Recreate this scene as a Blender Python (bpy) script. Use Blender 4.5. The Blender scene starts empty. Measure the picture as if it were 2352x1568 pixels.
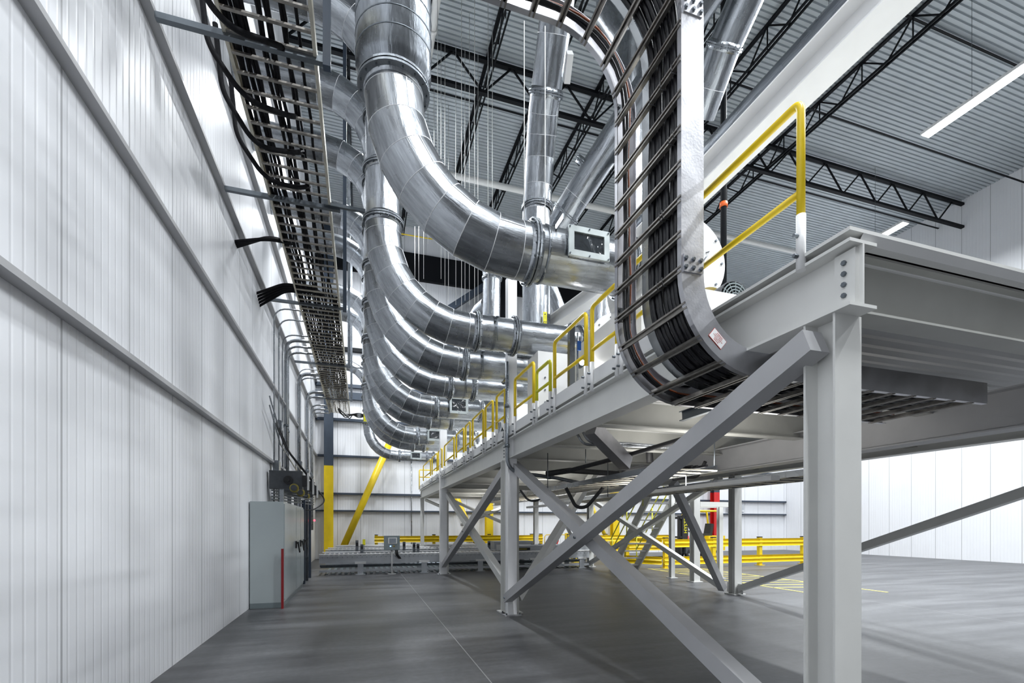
import bpy, math, random
from mathutils import Vector, Matrix
random.seed(7)
C = bpy.context.scene.collection
PI = math.pi
H = 1.6                       # eye height of the photographer
FPX = 1100.0
TH = math.atan(348/1100.0)    # camera is turned 17.5 degrees right of the aisle
ST, CT = math.sin(TH), math.cos(TH)
F = Vector((ST, CT, 0)); R = Vector((CT, -ST, 0)); Z = Vector((0, 0, 1))
def at(px, py, X=None, Y=None, z=None, d=None):
    u = (px-1176)/FPX; v = (1206-py)/FPX
    r = F + R*u + Z*v
    if X is not None: d = X/r.x
    elif Y is not None: d = Y/r.y
    elif z is not None: d = (z-H)/v
    return Vector((0, 0, H)) + r*d

# ------------------------------------------------------------------ materials
MAT = {}
def nodes(name):
    m = bpy.data.materials.new(name); m.use_nodes = True
    nt = m.node_tree; b = nt.nodes['Principled BSDF']
    MAT[name] = m
    return m, nt, b
def N(nt, t, **k):
    n = nt.nodes.new(t)
    for a, v in k.items(): setattr(n, a, v)
    return n
def basic(name, col, rough=.5, metal=0., noise=.06, scale=6., bump=0., bscale=40., spec=None, stretch=None):
    m, nt, b = nodes(name)
    tc = N(nt, 'ShaderNodeTexCoord'); src = tc.outputs['Object']
    if stretch:
        mp = N(nt, 'ShaderNodeMapping'); mp.inputs['Scale'].default_value = stretch
        nt.links.new(src, mp.inputs[0]); src = mp.outputs[0]
    nz = N(nt, 'ShaderNodeTexNoise'); nz.inputs['Scale'].default_value = scale; nz.inputs['Detail'].default_value = 5
    nt.links.new(src, nz.inputs['Vector'])
    cr = N(nt, 'ShaderNodeValToRGB')
    cr.color_ramp.elements[0].position = .3; cr.color_ramp.elements[1].position = .7
    cr.color_ramp.elements[0].color = tuple(max(0, c*(1-noise)) for c in col)+(1,)
    cr.color_ramp.elements[1].color = tuple(min(1, c*(1+noise)) for c in col)+(1,)
    nt.links.new(nz.outputs['Fac'], cr.inputs[0]); nt.links.new(cr.outputs[0], b.inputs['Base Color'])
    mr = N(nt, 'ShaderNodeMapRange'); mr.inputs['To Min'].default_value = max(.02, rough*(1-noise*2)); mr.inputs['To Max'].default_value = min(1, rough*(1+noise*2))
    nt.links.new(nz.outputs['Fac'], mr.inputs[0]); nt.links.new(mr.outputs[0], b.inputs['Roughness'])
    b.inputs['Metallic'].default_value = metal
    if spec is not None: b.inputs['Specular IOR Level'].default_value = spec
    if bump:
        n2 = N(nt, 'ShaderNodeTexNoise'); n2.inputs['Scale'].default_value = bscale
        nt.links.new(src, n2.inputs['Vector'])
        bp = N(nt, 'ShaderNodeBump'); bp.inputs['Strength'].default_value = bump; bp.inputs['Distance'].default_value = .01
        nt.links.new(n2.outputs['Fac'], bp.inputs['Height']); nt.links.new(bp.outputs[0], b.inputs['Normal'])
    return m
def emis(name, col, s):
    m, nt, b = nodes(name)
    b.inputs['Base Color'].default_value = col+(1,)
    b.inputs['Emission Color'].default_value = col+(1,); b.inputs['Emission Strength'].default_value = s
    return m
def galvanised(name, col, rough, amp):
    """rolled sheet: reflection streaks painted into the colour along each pipe section, spangle"""
    m, nt, b = nodes(name)
    uv = N(nt, 'ShaderNodeUVMap'); uv.uv_map = 'UVMap'
    sx = N(nt, 'ShaderNodeSeparateXYZ'); nt.links.new(uv.outputs[0], sx.inputs[0])
    # wrap the angle on a circle so the streaks close without a seam
    mu = N(nt, 'ShaderNodeMath', operation='MULTIPLY'); mu.inputs[1].default_value = 2*PI; nt.links.new(sx.outputs['X'], mu.inputs[0])
    c = N(nt, 'ShaderNodeMath', operation='COSINE'); nt.links.new(mu.outputs[0], c.inputs[0])
    d = N(nt, 'ShaderNodeMath', operation='SINE'); nt.links.new(mu.outputs[0], d.inputs[0])
    vv = N(nt, 'ShaderNodeMath', operation='MULTIPLY'); vv.inputs[1].default_value = .55; nt.links.new(sx.outputs['Y'], vv.inputs[0])
    cb = N(nt, 'ShaderNodeCombineXYZ'); nt.links.new(c.outputs[0], cb.inputs[0]); nt.links.new(d.outputs[0], cb.inputs[1]); nt.links.new(vv.outputs[0], cb.inputs[2])
    n1 = N(nt, 'ShaderNodeTexNoise'); n1.inputs['Scale'].default_value = 3.2; n1.inputs['Detail'].default_value = 3; nt.links.new(cb.outputs[0], n1.inputs['Vector'])
    n3 = N(nt, 'ShaderNodeTexNoise'); n3.inputs['Scale'].default_value = 11.; n3.inputs['Detail'].default_value = 3; nt.links.new(cb.outputs[0], n3.inputs['Vector'])
    tc = N(nt, 'ShaderNodeTexCoord'); n2 = N(nt, 'ShaderNodeTexNoise'); n2.inputs['Scale'].default_value = 4; n2.inputs['Detail'].default_value = 5; nt.links.new(tc.outputs['Object'], n2.inputs['Vector'])
    cr = N(nt, 'ShaderNodeValToRGB'); e = cr.color_ramp.elements
    e[0].position = .36; e[1].position = .64; e[0].color = tuple(x*.74 for x in col)+(1,); e[1].color = tuple(min(1, x*1.18) for x in col)+(1,)  # dark and light reflection streaks painted as base colour
    mixv = N(nt, 'ShaderNodeMath', operation='MULTIPLY_ADD'); mixv.inputs[1].default_value = .45; nt.links.new(n3.outputs['Fac'], mixv.inputs[0])
    m1 = N(nt, 'ShaderNodeMath', operation='MULTIPLY'); m1.inputs[1].default_value = .55; nt.links.new(n1.outputs['Fac'], m1.inputs[0]); nt.links.new(m1.outputs[0], mixv.inputs[2])
    nt.links.new(mixv.outputs[0], cr.inputs[0]); nt.links.new(cr.outputs[0], b.inputs['Base Color'])
    mr = N(nt, 'ShaderNodeMapRange'); mr.inputs['To Min'].default_value = rough*.7; mr.inputs['To Max'].default_value = rough*1.35
    nt.links.new(n2.outputs['Fac'], mr.inputs[0]); nt.links.new(mr.outputs[0], b.inputs['Roughness'])
    b.inputs['Metallic'].default_value = 1
    bp = N(nt, 'ShaderNodeBump'); bp.inputs['Strength'].default_value = amp; bp.inputs['Distance'].default_value = .02
    nt.links.new(mixv.outputs[0], bp.inputs['Height']); nt.links.new(bp.outputs[0], b.inputs['Normal'])
galvanised('galv', (.36, .38, .405), .27, .30)
basic('galv_seam', (.62, .63, .65), .5, .5, .1, 60.)
galvanised('galv_dull', (.25, .27, .295), .28, .5)
basic('galv_dark', (.17, .19, .21), .42, 1., .12, 9.)
basic('aluminium', (.56, .56, .59), .34, 1., .12, 5., .05, 60.)
basic('rung_metal', (.33, .31, .285), .42, .9, .25, 14., .05, 60.)
basic('rung_pale', (.42, .39, .32), .55, .3, .15, 9.)
basic('tray_cream', (.56, .53, .45), .5, .5, .12, 8.)
basic('white_steel', (.66, .66, .64), .42, 0, .035, 3.)
basic('grey_steel', (.42, .42, .43), .45, 0, .05, 3.)
basic('under_steel', (.50, .50, .47), .5, 0, .10, 2.)
basic('white_bright', (.84, .84, .85), .4, 0, .04, 3.)
basic('white_plate', (.73, .73, .73), .4, 0, .03, 3.)
basic('yellow', (.78, .56, .012), .36, 0, .05, 4.)
basic('yellow_green', (.62, .60, .02), .4, 0, .05, 4.)
basic('navy', (.035, .05, .075), .5, 0, .1, 4.)
basic('joist_black', (.006, .007, .009), .6, 0, .1, 5., spec=.15)
basic('cable_black', (.005, .005, .007), .33, 0, .2, 30., .1, 50., spec=.4)
basic('cable_matt', (.006, .006, .008), .7, 0, .2, 30., spec=.2)
basic('brass_dull', (.30, .25, .05), .5, .3, .2, 20.)
basic('cable_rust', (.20, .05, .015), .5, 0, .2, 30.)
basic('rubber', (.02, .02, .022), .6, 0, .2, 30.)
basic('cabinet', (.33, .37, .38), .22, 0, .03, 2.)
basic('cabinet_dark', (.14, .17, .18), .3, 0, .05, 2.)
basic('motor_grey', (.06, .065, .075), .45, 0, .15, 10.)
basic('red', (.55, .012, .012), .4, 0, .06, 4.)
basic('dark_red', (.20, .006, .01), .45, 0, .06, 4.)
basic('orange', (.75, .13, .02), .5, 0, .1, 9.)
basic('white_pipe', (.72, .72, .70), .4, 0, .03, 4.)
basic('conv_grey', (.46, .48, .51), .4, .2, .06, 5.)
basic('roller', (.72, .72, .74), .3, .9, .1, 5.)
basic('box_grey', (.20, .24, .25), .4, 0, .05, 4.)
basic('hinge_blue', (.02, .12, .45), .4, 0, .1, 4.)
basic('lettering_black', (.01, .01, .01), .5, 0, .05, 4.)
basic('lettering_white', (.85, .85, .85), .5, 0, .02, 4.)
basic('label_yellow', (.85, .80, .02), .5, 0, .03, 4.)
basic('lettering_red', (.6, .05, .03), .5, 0, .03, 4.)
basic('screen', (.25, .28, .32), .2, 0, .1, 60.)
emis('lamp_white', (1., .98, .95), 9.)
emis('led_blue', (.2, .4, 1.), 6.)
emis('led_red', (1., .03, .05), 8.)
basic('port_frame', (.46, .50, .50), .35, .6, .08, 6.)
# window glass of the duct inspection ports
m, nt, b = nodes('port_glass')
b.inputs['Base Color'].default_value = (.03, .035, .04, 1); b.inputs['Roughness'].default_value = .06
b.inputs['Specular IOR Level'].default_value = .8
nz = N(nt, 'ShaderNodeTexNoise'); nz.inputs['Scale'].default_value = 4.; nz.inputs['Distortion'].default_value = 1.5
tc = N(nt, 'ShaderNodeTexCoord'); nt.links.new(tc.outputs['Object'], nz.inputs['Vector'])
bp = N(nt, 'ShaderNodeBump'); bp.inputs['Strength'].default_value = .5; bp.inputs['Distance'].default_value = .08
nt.links.new(nz.outputs['Fac'], bp.inputs['Height']); nt.links.new(bp.outputs[0], b.inputs['Normal'])

def floor_mat():
    m, nt, b = nodes('concrete')
    geo = N(nt, 'ShaderNodeNewGeometry')
    mp = N(nt, 'ShaderNodeMapping'); mp.inputs['Scale'].default_value = (.28, 1.7, 1)
    nt.links.new(geo.outputs['Position'], mp.inputs[0])
    n1 = N(nt, 'ShaderNodeTexNoise'); n1.inputs['Scale'].default_value = 1.1; n1.inputs['Detail'].default_value = 8; n1.inputs['Roughness'].default_value = .62
    nt.links.new(mp.outputs[0], n1.inputs['Vector'])
    n2 = N(nt, 'ShaderNodeTexNoise'); n2.inputs['Scale'].default_value = 14.; n2.inputs['Detail'].default_value = 6
    nt.links.new(geo.outputs['Position'], n2.inputs['Vector'])
    c1 = N(nt, 'ShaderNodeValToRGB'); e = c1.color_ramp.elements
    e[0].position = .38; e[0].color = (.046, .047, .051, 1); e[1].position = .66; e[1].color = (.13, .133, .14, 1)
    nt.links.new(n1.outputs['Fac'], c1.inputs[0])
    c2 = N(nt, 'ShaderNodeValToRGB'); e = c2.color_ramp.elements
    e[0].position = .3; e[0].color = (.82, .82, .82, 1); e[1].position = .75; e[1].color = (1.12, 1.12, 1.12, 1)
    nt.links.new(n2.outputs['Fac'], c2.inputs[0])
    mx = N(nt, 'ShaderNodeMix', data_type='RGBA', blend_type='MULTIPLY'); mx.inputs[0].default_value = 1
    nt.links.new(c1.outputs[0], mx.inputs[6]); nt.links.new(c2.outputs[0], mx.inputs[7])
    # sawn control joints of the slab
    sx = N(nt, 'ShaderNodeSeparateXYZ'); nt.links.new(geo.outputs['Position'], sx.inputs[0])
    def joint(out, off, period):
        a = N(nt, 'ShaderNodeMath', operation='SUBTRACT'); a.inputs[1].default_value = off; nt.links.new(out, a.inputs[0])
        w = N(nt, 'ShaderNodeMath', operation='PINGPONG'); w.inputs[1].default_value = period/2; nt.links.new(a.outputs[0], w.inputs[0])
        l = N(nt, 'ShaderNodeMath', operation='LESS_THAN'); l.inputs[1].default_value = .006; nt.links.new(w.outputs[0], l.inputs[0])
        return l
    jx = joint(sx.outputs['X'], 1.27, 9.0); jy = joint(sx.outputs['Y'], 12.4, 60.0)
    ad = N(nt, 'ShaderNodeMath', operation='MAXIMUM'); nt.links.new(jx.outputs[0], ad.inputs[0]); nt.links.new(jy.outputs[0], ad.inputs[1])
    m2 = N(nt, 'ShaderNodeMix', data_type='RGBA'); m2.inputs[7].default_value = (.27, .27, .27, 1)
    nt.links.new(ad.outputs[0], m2.inputs[0]); nt.links.new(mx.outputs[2], m2.inputs[6])
    nt.links.new(m2.outputs[2], b.inputs['Base Color'])
    mr = N(nt, 'ShaderNodeMapRange'); mr.inputs['To Min'].default_value = .30; mr.inputs['To Max'].default_value = .52
    nt.links.new(n1.outputs['Fac'], mr.inputs[0]); nt.links.new(mr.outputs[0], b.inputs['Roughness'])
floor_mat()
def ribbed(name, col, axis, period, strength=.5, rough=.45):
    """wall panel with narrow vertical ribs (bump) and wider panel joints"""
    m, nt, b = nodes(name)
    geo = N(nt, 'ShaderNodeNewGeometry'); sx = N(nt, 'ShaderNodeSeparateXYZ')
    nt.links.new(geo.outputs['Position'], sx.inputs[0])
    out = sx.outputs[axis]
    w = N(nt, 'ShaderNodeMath', operation='PINGPONG'); w.inputs[1].default_value = period/2; nt.links.new(out, w.inputs[0])
    r = N(nt, 'ShaderNodeMapRange'); r.inputs['From Max'].default_value = period/6; nt.links.new(w.outputs[0], r.inputs[0])
    w2 = N(nt, 'ShaderNodeMath', operation='PINGPONG'); w2.inputs[1].default_value = .53; nt.links.new(out, w2.inputs[0])
    l = N(nt, 'ShaderNodeMath', operation='LESS_THAN'); l.inputs[1].default_value = .012; nt.links.new(w2.outputs[0], l.inputs[0])
    n = N(nt, 'ShaderNodeTexNoise'); n.inputs['Scale'].default_value = .8; nt.links.new(geo.outputs['Position'], n.inputs['Vector'])
    cr = N(nt, 'ShaderNodeValToRGB'); cr.color_ramp.elements[0].color = tuple(c*.93 for c in col)+(1,); cr.color_ramp.elements[1].color = col+(1,)
    nt.links.new(n.outputs['Fac'], cr.inputs[0])
    mx = N(nt, 'ShaderNodeMix', data_type='RGBA'); mx.inputs[7].default_value = tuple(c*.55 for c in col)+(1,)
    nt.links.new(l.outputs[0], mx.inputs[0]); nt.links.new(cr.outputs[0], mx.inputs[6])
    nt.links.new(mx.outputs[2], b.inputs['Base Color']); b.inputs['Roughness'].default_value = rough
    bp = N(nt, 'ShaderNodeBump'); bp.inputs['Strength'].default_value = strength; bp.inputs['Distance'].default_value = .01
    nt.links.new(r.outputs[0], bp.inputs['Height']); nt.links.new(bp.outputs[0], b.inputs['Normal'])
ribbed('wall_x', (.80, .81, .84), 'X', .12)
ribbed('wall_y', (.84, .85, .88), 'Y', .12)
basic('roof_metal', (.50, .545, .57), .5, .15, .05, 2.)
basic('hatch_yellow', (.72, .62, .16), .6, 0, .08, 4.)

# ------------------------------------------------------------------ mesh builder
def perp(d):
    d = d.normalized()
    a = Vector((0, 0, 1)) if abs(d.z) < .9 else Vector((0, 1, 0))
    s = d.cross(a).normalized()
    return s, s.cross(d).normalized()
def wl(o):
    v = Vector((0, 0, 0))
    while o is not None: v += o.location; o = o.parent
    return v
class MB:
    def __init__(s): s.v = []; s.f = []; s.m = []; s.sm = []; s.mats = []; s.uv = {}; s.off = 0.
    def mi(s, mat):
        if mat not in s.mats: s.mats.append(mat)
        return s.mats.index(mat)
    def quadgrid(s, rings, mat, smooth=True, closed=True, caps=False):
        k = s.mi(mat); n = len(rings[0]); base = len(s.v)
        for r in rings: s.v.extend([tuple(p) for p in r])
        for i in range(len(rings)-1):
            for j in range(n if closed else n-1):
                a = base+i*n+j; b = base+i*n+(j+1) % n
                if smooth and closed:
                    v0 = s.off; v1 = s.off+(Vector(rings[i+1][0])-Vector(rings[i][0])).length
                    s.uv[len(s.f)] = ((j/n, v0), ((j+1)/n, v0), ((j+1)/n, v1), (j/n, v1))
                s.f.append((a, b, b+n, a+n)); s.m.append(k); s.sm.append(smooth)
            if smooth and closed: s.off += (Vector(rings[i+1][0])-Vector(rings[i][0])).length
        if smooth and closed: s.off += 3.7
        if caps:
            s.f.append(tuple(base+j for j in range(n))[::-1]); s.m.append(k); s.sm.append(False)
            o = base+(len(rings)-1)*n
            s.f.append(tuple(o+j for j in range(n))); s.m.append(k); s.sm.append(False)
    def box(s, c, size, mat, rot=None):
        c = Vector(c); hx, hy, hz = size[0]/2, size[1]/2, size[2]/2
        M = rot or Matrix.Identity(3)
        P = [c + M @ Vector((x*hx, y*hy, z*hz)) for x in (-1, 1) for y in (-1, 1) for z in (-1, 1)]
        b = len(s.v); s.v += [tuple(p) for p in P]; k = s.mi(mat)
        for q in ((0, 1, 3, 2), (4, 6, 7, 5), (0, 4, 5, 1), (2, 3, 7, 6), (0, 2, 6, 4), (1, 5, 7, 3)):
            s.f.append(tuple(b+i for i in q)); s.m.append(k); s.sm.append(False)
    def box2(s, x0, x1, y0, y1, z0, z1, mat): s.box(((x0+x1)/2, (y0+y1)/2, (z0+z1)/2), (abs(x1-x0), abs(y1-y0), abs(z1-z0)), mat)
    def tube(s, pts, r, mat, seg=12, caps=True, bend=0, close=False):
        pts = [Vector(p) for p in pts]
        if bend: pts = fillet(pts, bend)
        n = len(pts); rings = []
        d0 = (pts[1]-pts[0]).normalized(); a, b = perp(d0); prev = d0
        for i, p in enumerate(pts):
            if i == 0: d = d0
            elif i == n-1: d = (pts[i]-pts[i-1]).normalized()
            else: d = ((pts[i+1]-p).normalized()+(p-pts[i-1]).normalized()).normalized()
            q = prev.rotation_difference(d); a = q @ a; b = q @ b; prev = d
            sc = 1.
            rr = r[i] if isinstance(r, (list, tuple)) else r
            rings.append([p+(a*math.cos(t*2*PI/seg)+b*math.sin(t*2*PI/seg))*rr*sc for t in range(seg)])
        s.quadgrid(rings, mat, True, True, caps)
    def bar(s, p0, p1, prof, mat, up=None):
        """sweep a closed 2-D profile straight from p0 to p1; profile (a, b): a sideways, b along up"""
        p0 = Vector(p0); p1 = Vector(p1); d = (p1-p0).normalized()
        up = Vector(up) if up is not None else (Z if abs(d.z) < .95 else Vector((0, 1, 0)))
        side = d.cross(up).normalized(); up = side.cross(d).normalized()
        s.quadgrid([[p+side*a+up*b for a, b in prof] for p in (p0, p1)], mat, False, True, True)
    def lathe(s, o, axis, prof, mat, seg=28, smooth=True):
        """prof: list of (distance along axis, radius)"""
        o = Vector(o); axis = Vector(axis).normalized(); a, b = perp(axis)
        rings = [[o+axis*h+(a*math.cos(t*2*PI/seg)+b*math.sin(t*2*PI/seg))*max(r, 1e-4) for t in range(seg)] for h, r in prof]
        s.quadgrid(rings, mat, smooth, True, False)
    def ring(s, o, axis, r0, r1, t, mat, seg=32):
        s.lathe(o, axis, [(-t/2, r0), (-t/2, r1), (t/2, r1), (t/2, r0)], mat, seg, False)
    def disc(s, o, axis, r, t, mat, seg=32):
        s.lathe(o, axis, [(-t/2, 0), (-t/2, r), (t/2, r), (t/2, 0)], mat, seg, False)
    def build(s, name, parent=None, loc=None):
        me = bpy.data.meshes.new(name)
        L = Vector(loc) if loc is not None else Vector((0, 0, 0))
        me.from_pydata([tuple(Vector(p)-L) for p in s.v], [], s.f)
        for mm in s.mats: me.materials.append(MAT[mm])
        me.polygons.foreach_set('material_index', s.m); me.polygons.foreach_set('use_smooth', s.sm)
        if s.uv and any(x.startswith('galv') for x in s.mats):
            ul = me.uv_layers.new(name='UVMap'); li = 0
            for fi, f in enumerate(s.f):
                q = s.uv.get(fi)
                if q:
                    for c_, w_ in enumerate(q): ul.data[li+c_].uv = w_
                li += len(f)
        me.update()
        o = bpy.data.objects.new(name, me); C.objects.link(o)
        if parent is not None:
            o.parent = parent
            o.location = L-wl(parent)
        else: o.location = L
        return o
def fillet(pts, r, n=6):
    out = [pts[0]]
    for i in range(1, len(pts)-1):
        a, b, c = pts[i-1], pts[i], pts[i+1]
        d1 = (a-b); d2 = (c-b); l1, l2 = d1.length, d2.length
        if l1 < 1e-6 or l2 < 1e-6: continue
        d1 /= l1; d2 /= l2
        ang = d1.angle(d2)
        if ang > PI-.02: out.append(b); continue
        t = min(r/math.tan(ang/2), l1*.49, l2*.49)
        p0 = b+d1*t; p2 = b+d2*t
        for k in range(n+1):
            w = k/n
            out.append(p0*(1-w)**2+b*2*w*(1-w)+p2*w*w)
    out.append(pts[-1])
    return out
def tag(o, label, cat, group=None, kind=None):
    o['label'] = label; o['category'] = cat
    if group: o['group'] = group
    if kind: o['kind'] = kind
    return o
def thing(name, loc, label, cat, group=None):
    o = bpy.data.objects.new(name, None); o.location = loc; o.empty_display_size = .1; C.objects.link(o)
    return tag(o, label, cat, group)
def struct(o): o['kind'] = 'structure'; return o
def copypart(src, parent, delta):
    c = src.copy(); C.objects.link(c); c.parent = parent
    c.location = src.location + Vector(delta)
    return c
# profiles
def rect(w, h): return [(-w/2, -h/2), (w/2, -h/2), (w/2, h/2), (-w/2, h/2)]
def isec(w, h, tf=.014, tw=.01):
    W, Hh, t, q = w/2, h/2, tf, tw/2
    return [(-W, -Hh), (W, -Hh), (W, -Hh+t), (q, -Hh+t), (q, Hh-t), (W, Hh-t), (W, Hh), (-W, Hh), (-W, Hh-t), (-q, Hh-t), (-q, -Hh+t), (-W, -Hh+t)]
def lsec(w, h, t=.01): return [(0, 0), (w, 0), (w, t), (t, t), (t, h), (0, h)]
def csec(w, h, t=.006): return [(0, -h/2), (w, -h/2), (w, -h/2+t), (t, -h/2+t), (t, h/2-t), (w, h/2-t), (w, h/2), (0, h/2)]
def strut(w=.041, h=.041, t=.005, l=.010):  # channel open to +b
    W = w/2
    return [(-W, 0), (W, 0), (W, h), (W-l, h), (W-l, h-t), (W-t, h-t), (W-t, t), (-W+t, t), (-W+t, h-t), (-W+l, h-t), (-W+l, h), (-W, h)]
def text(name, s, size, loc, rot, mat, parent, ext=.001):
    cu = bpy.data.curves.new(name, 'FONT'); cu.body = s; cu.size = size; cu.align_x = 'CENTER'; cu.align_y = 'CENTER'; cu.extrude = ext
    tmp = bpy.data.objects.new(name+'_outline', cu); me = bpy.data.meshes.new_from_object(tmp); bpy.data.objects.remove(tmp)
    me.materials.clear(); me.materials.append(MAT[mat]); o = bpy.data.objects.new(name, me); C.objects.link(o)
    o.rotation_euler = rot
    if parent is not None: o.parent = parent; o.location = Vector(loc)-wl(parent)
    else: o.location = loc
    return o

# ------------------------------------------------------------------ the building
XL, XR, YB, YN, ZC = -2.04, 26.5, 24.6, -3.5, 16.6
def shell():
    b = MB(); b.box2(XL-.2, XR+.2, YN, YB+.2, -.2, 0, 'concrete'); struct(b.build('floor'))
    b = MB(); b.box2(XL-.2, XL, YN, YB+.2, 0, ZC+1, 'wall_y'); struct(b.build('wall_left'))
    b = MB(); b.box2(XL, XR, YB, YB+.2, 0, ZC+1, 'wall_x'); struct(b.build('wall_back'))
    b = MB(); b.box2(XR, XR+.2, YN, YB+.2, 0, ZC+1, 'wall_y'); struct(b.build('wall_right'))
    # corrugated roof deck: ribs run across the aisle
    b = MB(); prof = []
    y = YN
    while y < YB:
        prof += [(y, ZC), (y+.012, ZC+.05), (y+.045, ZC+.05), (y+.057, ZC)]
        y += .155
    rings = [[(x, yy, zz) for yy, zz in prof] for x in (XL, XR)]
    b.quadgrid(rings, 'roof_metal', False, False)
    b.box2(XL-.2, XR+.2, YN, YB+.2, ZC+.10, ZC+.25, 'roof_metal')
    struct(b.build('ceiling'))
    # girts of the back wall
    k = 0
    for z, hgt in ((2.3, .07), (3.12, .09), (4.93, .09), (6.68, .12), (8.33, .16), (7.85, .34), (10.1, .18), (11.8, .2), (14.6, 1.3)):
        k += 1
        b = MB(); b.bar((XL, YB-.11, z), (XR, YB-.11, z), rect(.2, hgt), 'navy' if z < 9 else 'joist_black')
        struct(b.build('trim_%d' % k))
    # girts of the left wall (white)
    for z in (3.1, 4.9, 6.7, 8.4, 10.1, 11.8):
        k += 1
        b = MB(); b.bar((XL+.05, 2, z), (XL+.05, YB, z), rect(.1, .05), 'grey_steel'); struct(b.build('trim_%d' % k))
shell()

# building columns on the back wall
def bcol(x, w, mat, zsplit, label, top='navy', y=YB-.45):
    t = thing('building_column', (x, y, 0), label, 'column')
    b = MB(); b.bar((x, y, 0), (x, y, zsplit), isec(w, .36, .02, .014), mat, up=(0, 1, 0)); b.build('painted_base', t)
    b = MB(); b.bar((x, y, zsplit), (x, y, ZC-.6), isec(w, .36, .02, .014), top, up=(0, 1, 0)); b.build('shaft', t)
    b = MB(); b.box2(x-w/2-.06, x+w/2+.06, y-.24, y+.24, 0, .03, mat); b.build('base_plate', t)
def colx(px): return at(px, 1100, Y=YB-.45).x
bcol(colx(755), .40, 'yellow', 4.4, 'steel wall column, dark above and yellow below, next to the cabinets')
bcol(colx(1123), .36, 'yellow', 4.4, 'yellow wall column seen behind the first cross brace')
bcol(colx(1412), .40, 'yellow', 4.4, 'yellow wall column behind the steel stair')
bcol(colx(1642), .40, 'red', 3.6, 'red wall column behind the forklift, dark blue above')
p0 = at(786, 1262, Y=YB-.8); p1 = at(897, 1012, Y=YB-.8)
t = thing('brace_pipe', p0, 'long yellow round brace leaning up from the floor beside the wall column', 'brace')
b = MB(); b.tube([p0, p1+(p1-p0)*.03], .16, 'yellow', 20); b.build('pipe', t)
b = MB(); b.box((p0.x-.1, p0.y, .28), (.7, .05, .5), 'yellow', Matrix.Rotation(-.35, 3, 'Y')); b.box2(p0.x-.5, p0.x+.6, p0.y-.3, p0.y+.3, 0, .04, 'yellow'); b.build('foot_gusset', t)
p0 = at(1168, 1250, Y=YB-.8); p1 = at(1020, 1100, Y=YB-.8)
t = thing('brace_pipe', (p0.x, p0.y, 0), 'yellow diagonal brace behind the far platform bay', 'brace')
q0 = at(1100, 1262, Y=YB-.8); q1 = at(1040, 1120, Y=YB-.8)
b = MB(); b.tube([q0, q1], .13, 'yellow', 16); b.build('pipe', t)
b = MB(); b.box((q0.x, q0.y, .18), (.6, .1, .36), 'yellow'); b.build('foot_gusset', t)
t = thing('brace_pipe', (10.6, YB-.8, 0), 'short yellow knee brace beside the yellow column behind the stair', 'brace')
q0 = at(1375, 1262, Y=YB-.8); q1 = at(1350, 1140, Y=YB-.8)
b = MB(); b.tube([at(1392, 1235, Y=YB-.8), q1], .10, 'yellow', 16); b.build('pipe', t)
b = MB(); b.box2(q0.x, q0.x+1.2, YB-1, YB-.6, 0, .5, 'yellow'); b.build('foot_gusset', t)

# bar joists
def joist(x, label):
    t = thing('roof_joist', (x, 8, ZC), label, 'roof joist', 'black open-web joists under the roof deck')
    zt, zb = ZC-.06, ZC-.78
    b = MB()
    for s in (-.05, .01): b.bar((x+s+.02, YN, zt), (x+s+.02, YB, zt), rect(.05, .06), 'joist_black')
    b.build('top_chord', t)
    b = MB()
    for s in (-.06, .06): b.bar((x+s, YN+.6, zb), (x+s, YB-.6, zb), rect(.04, .07), 'joist_black')
    b.build('bottom_chord', t)
    b = MB(); y = YN+.6; up = False
    while y < YB-1.2:
        z0, z1 = (zb, zt) if not up else (zt, zb)
        b.bar((x, y, z0), (x, y+.75, z1), rect(.04, .04), 'joist_black'); y += .75; up = not up
        if up: b.bar((x, y, zb), (x, y, zt), rect(.03, .03), 'joist_black')
    b.build('web', t)
jl = ['first roof joist to the right of the big spiral duct', 'roof joist second from the spiral duct, with a yellow tag near the top',
      'roof joist passing behind the vertical segmented duct', 'roof joist just right of the vertical segmented duct',
      'roof joist crossing behind the slanted duct and ladder tray', 'roof joist seen through the rungs of the ladder tray',
      'roof joist right of the ladder tray, above the white beam', 'roof joist at the far upper right, half hidden by the round access cover']
for i, l in enumerate(jl): joist(1.95+1.93*i, l)
joist(-.4, 'roof joist above the ducts along the left wall')
# lines of bridging across the joists
def cross(y, z, label, w=.07):
    b = MB(); b.bar((XL, y, z), (XR, y, z), lsec(w, w, .012), 'joist_black'); tag(b.build('bridging_bar'), label, 'bridging')
cross(6.2, ZC-.75, 'black bridging bar nearest the camera under the roof deck')
cross(8.2, ZC-.70, 'black bridging bar second from the camera under the roof deck', .12)
cross(9.9, ZC-.12, 'black bridging bar third from the camera under the roof deck')
cross(12.6, ZC-.75, 'black bridging bar crossing where the roof braces meet')
cross(15.8, ZC-.75, 'black bridging bar behind the white cross pipe')
cross(19.4, ZC-.75, 'farthest black bridging bar under the roof deck')
t = thing('roof_girder', (12, 14.6, ZC-1), 'long black open truss across the hall above the white cross pipe', 'truss')
b = MB(); b.bar((XL, 14.8, ZC-.2), (XR, 14.8, ZC-.2), rect(.14, .1), 'joist_black'); b.build('top_chord', t)
b = MB(); b.bar((XL, 14.8, ZC-1.25), (XR, 14.8, ZC-1.25), rect(.14, .1), 'joist_black'); b.build('bottom_chord', t)
b = MB()
x = XL; up = 0
while x < XR-1:
    z0, z1 = (ZC-1.25, ZC-.2) if up == 0 else (ZC-.2, ZC-1.25)
    b.bar((x, 14.8, z0), (x+.96, 14.8, z1), rect(.05, .05), 'joist_black'); x += .96; up = 1-up
b.build('web', t)
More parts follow.
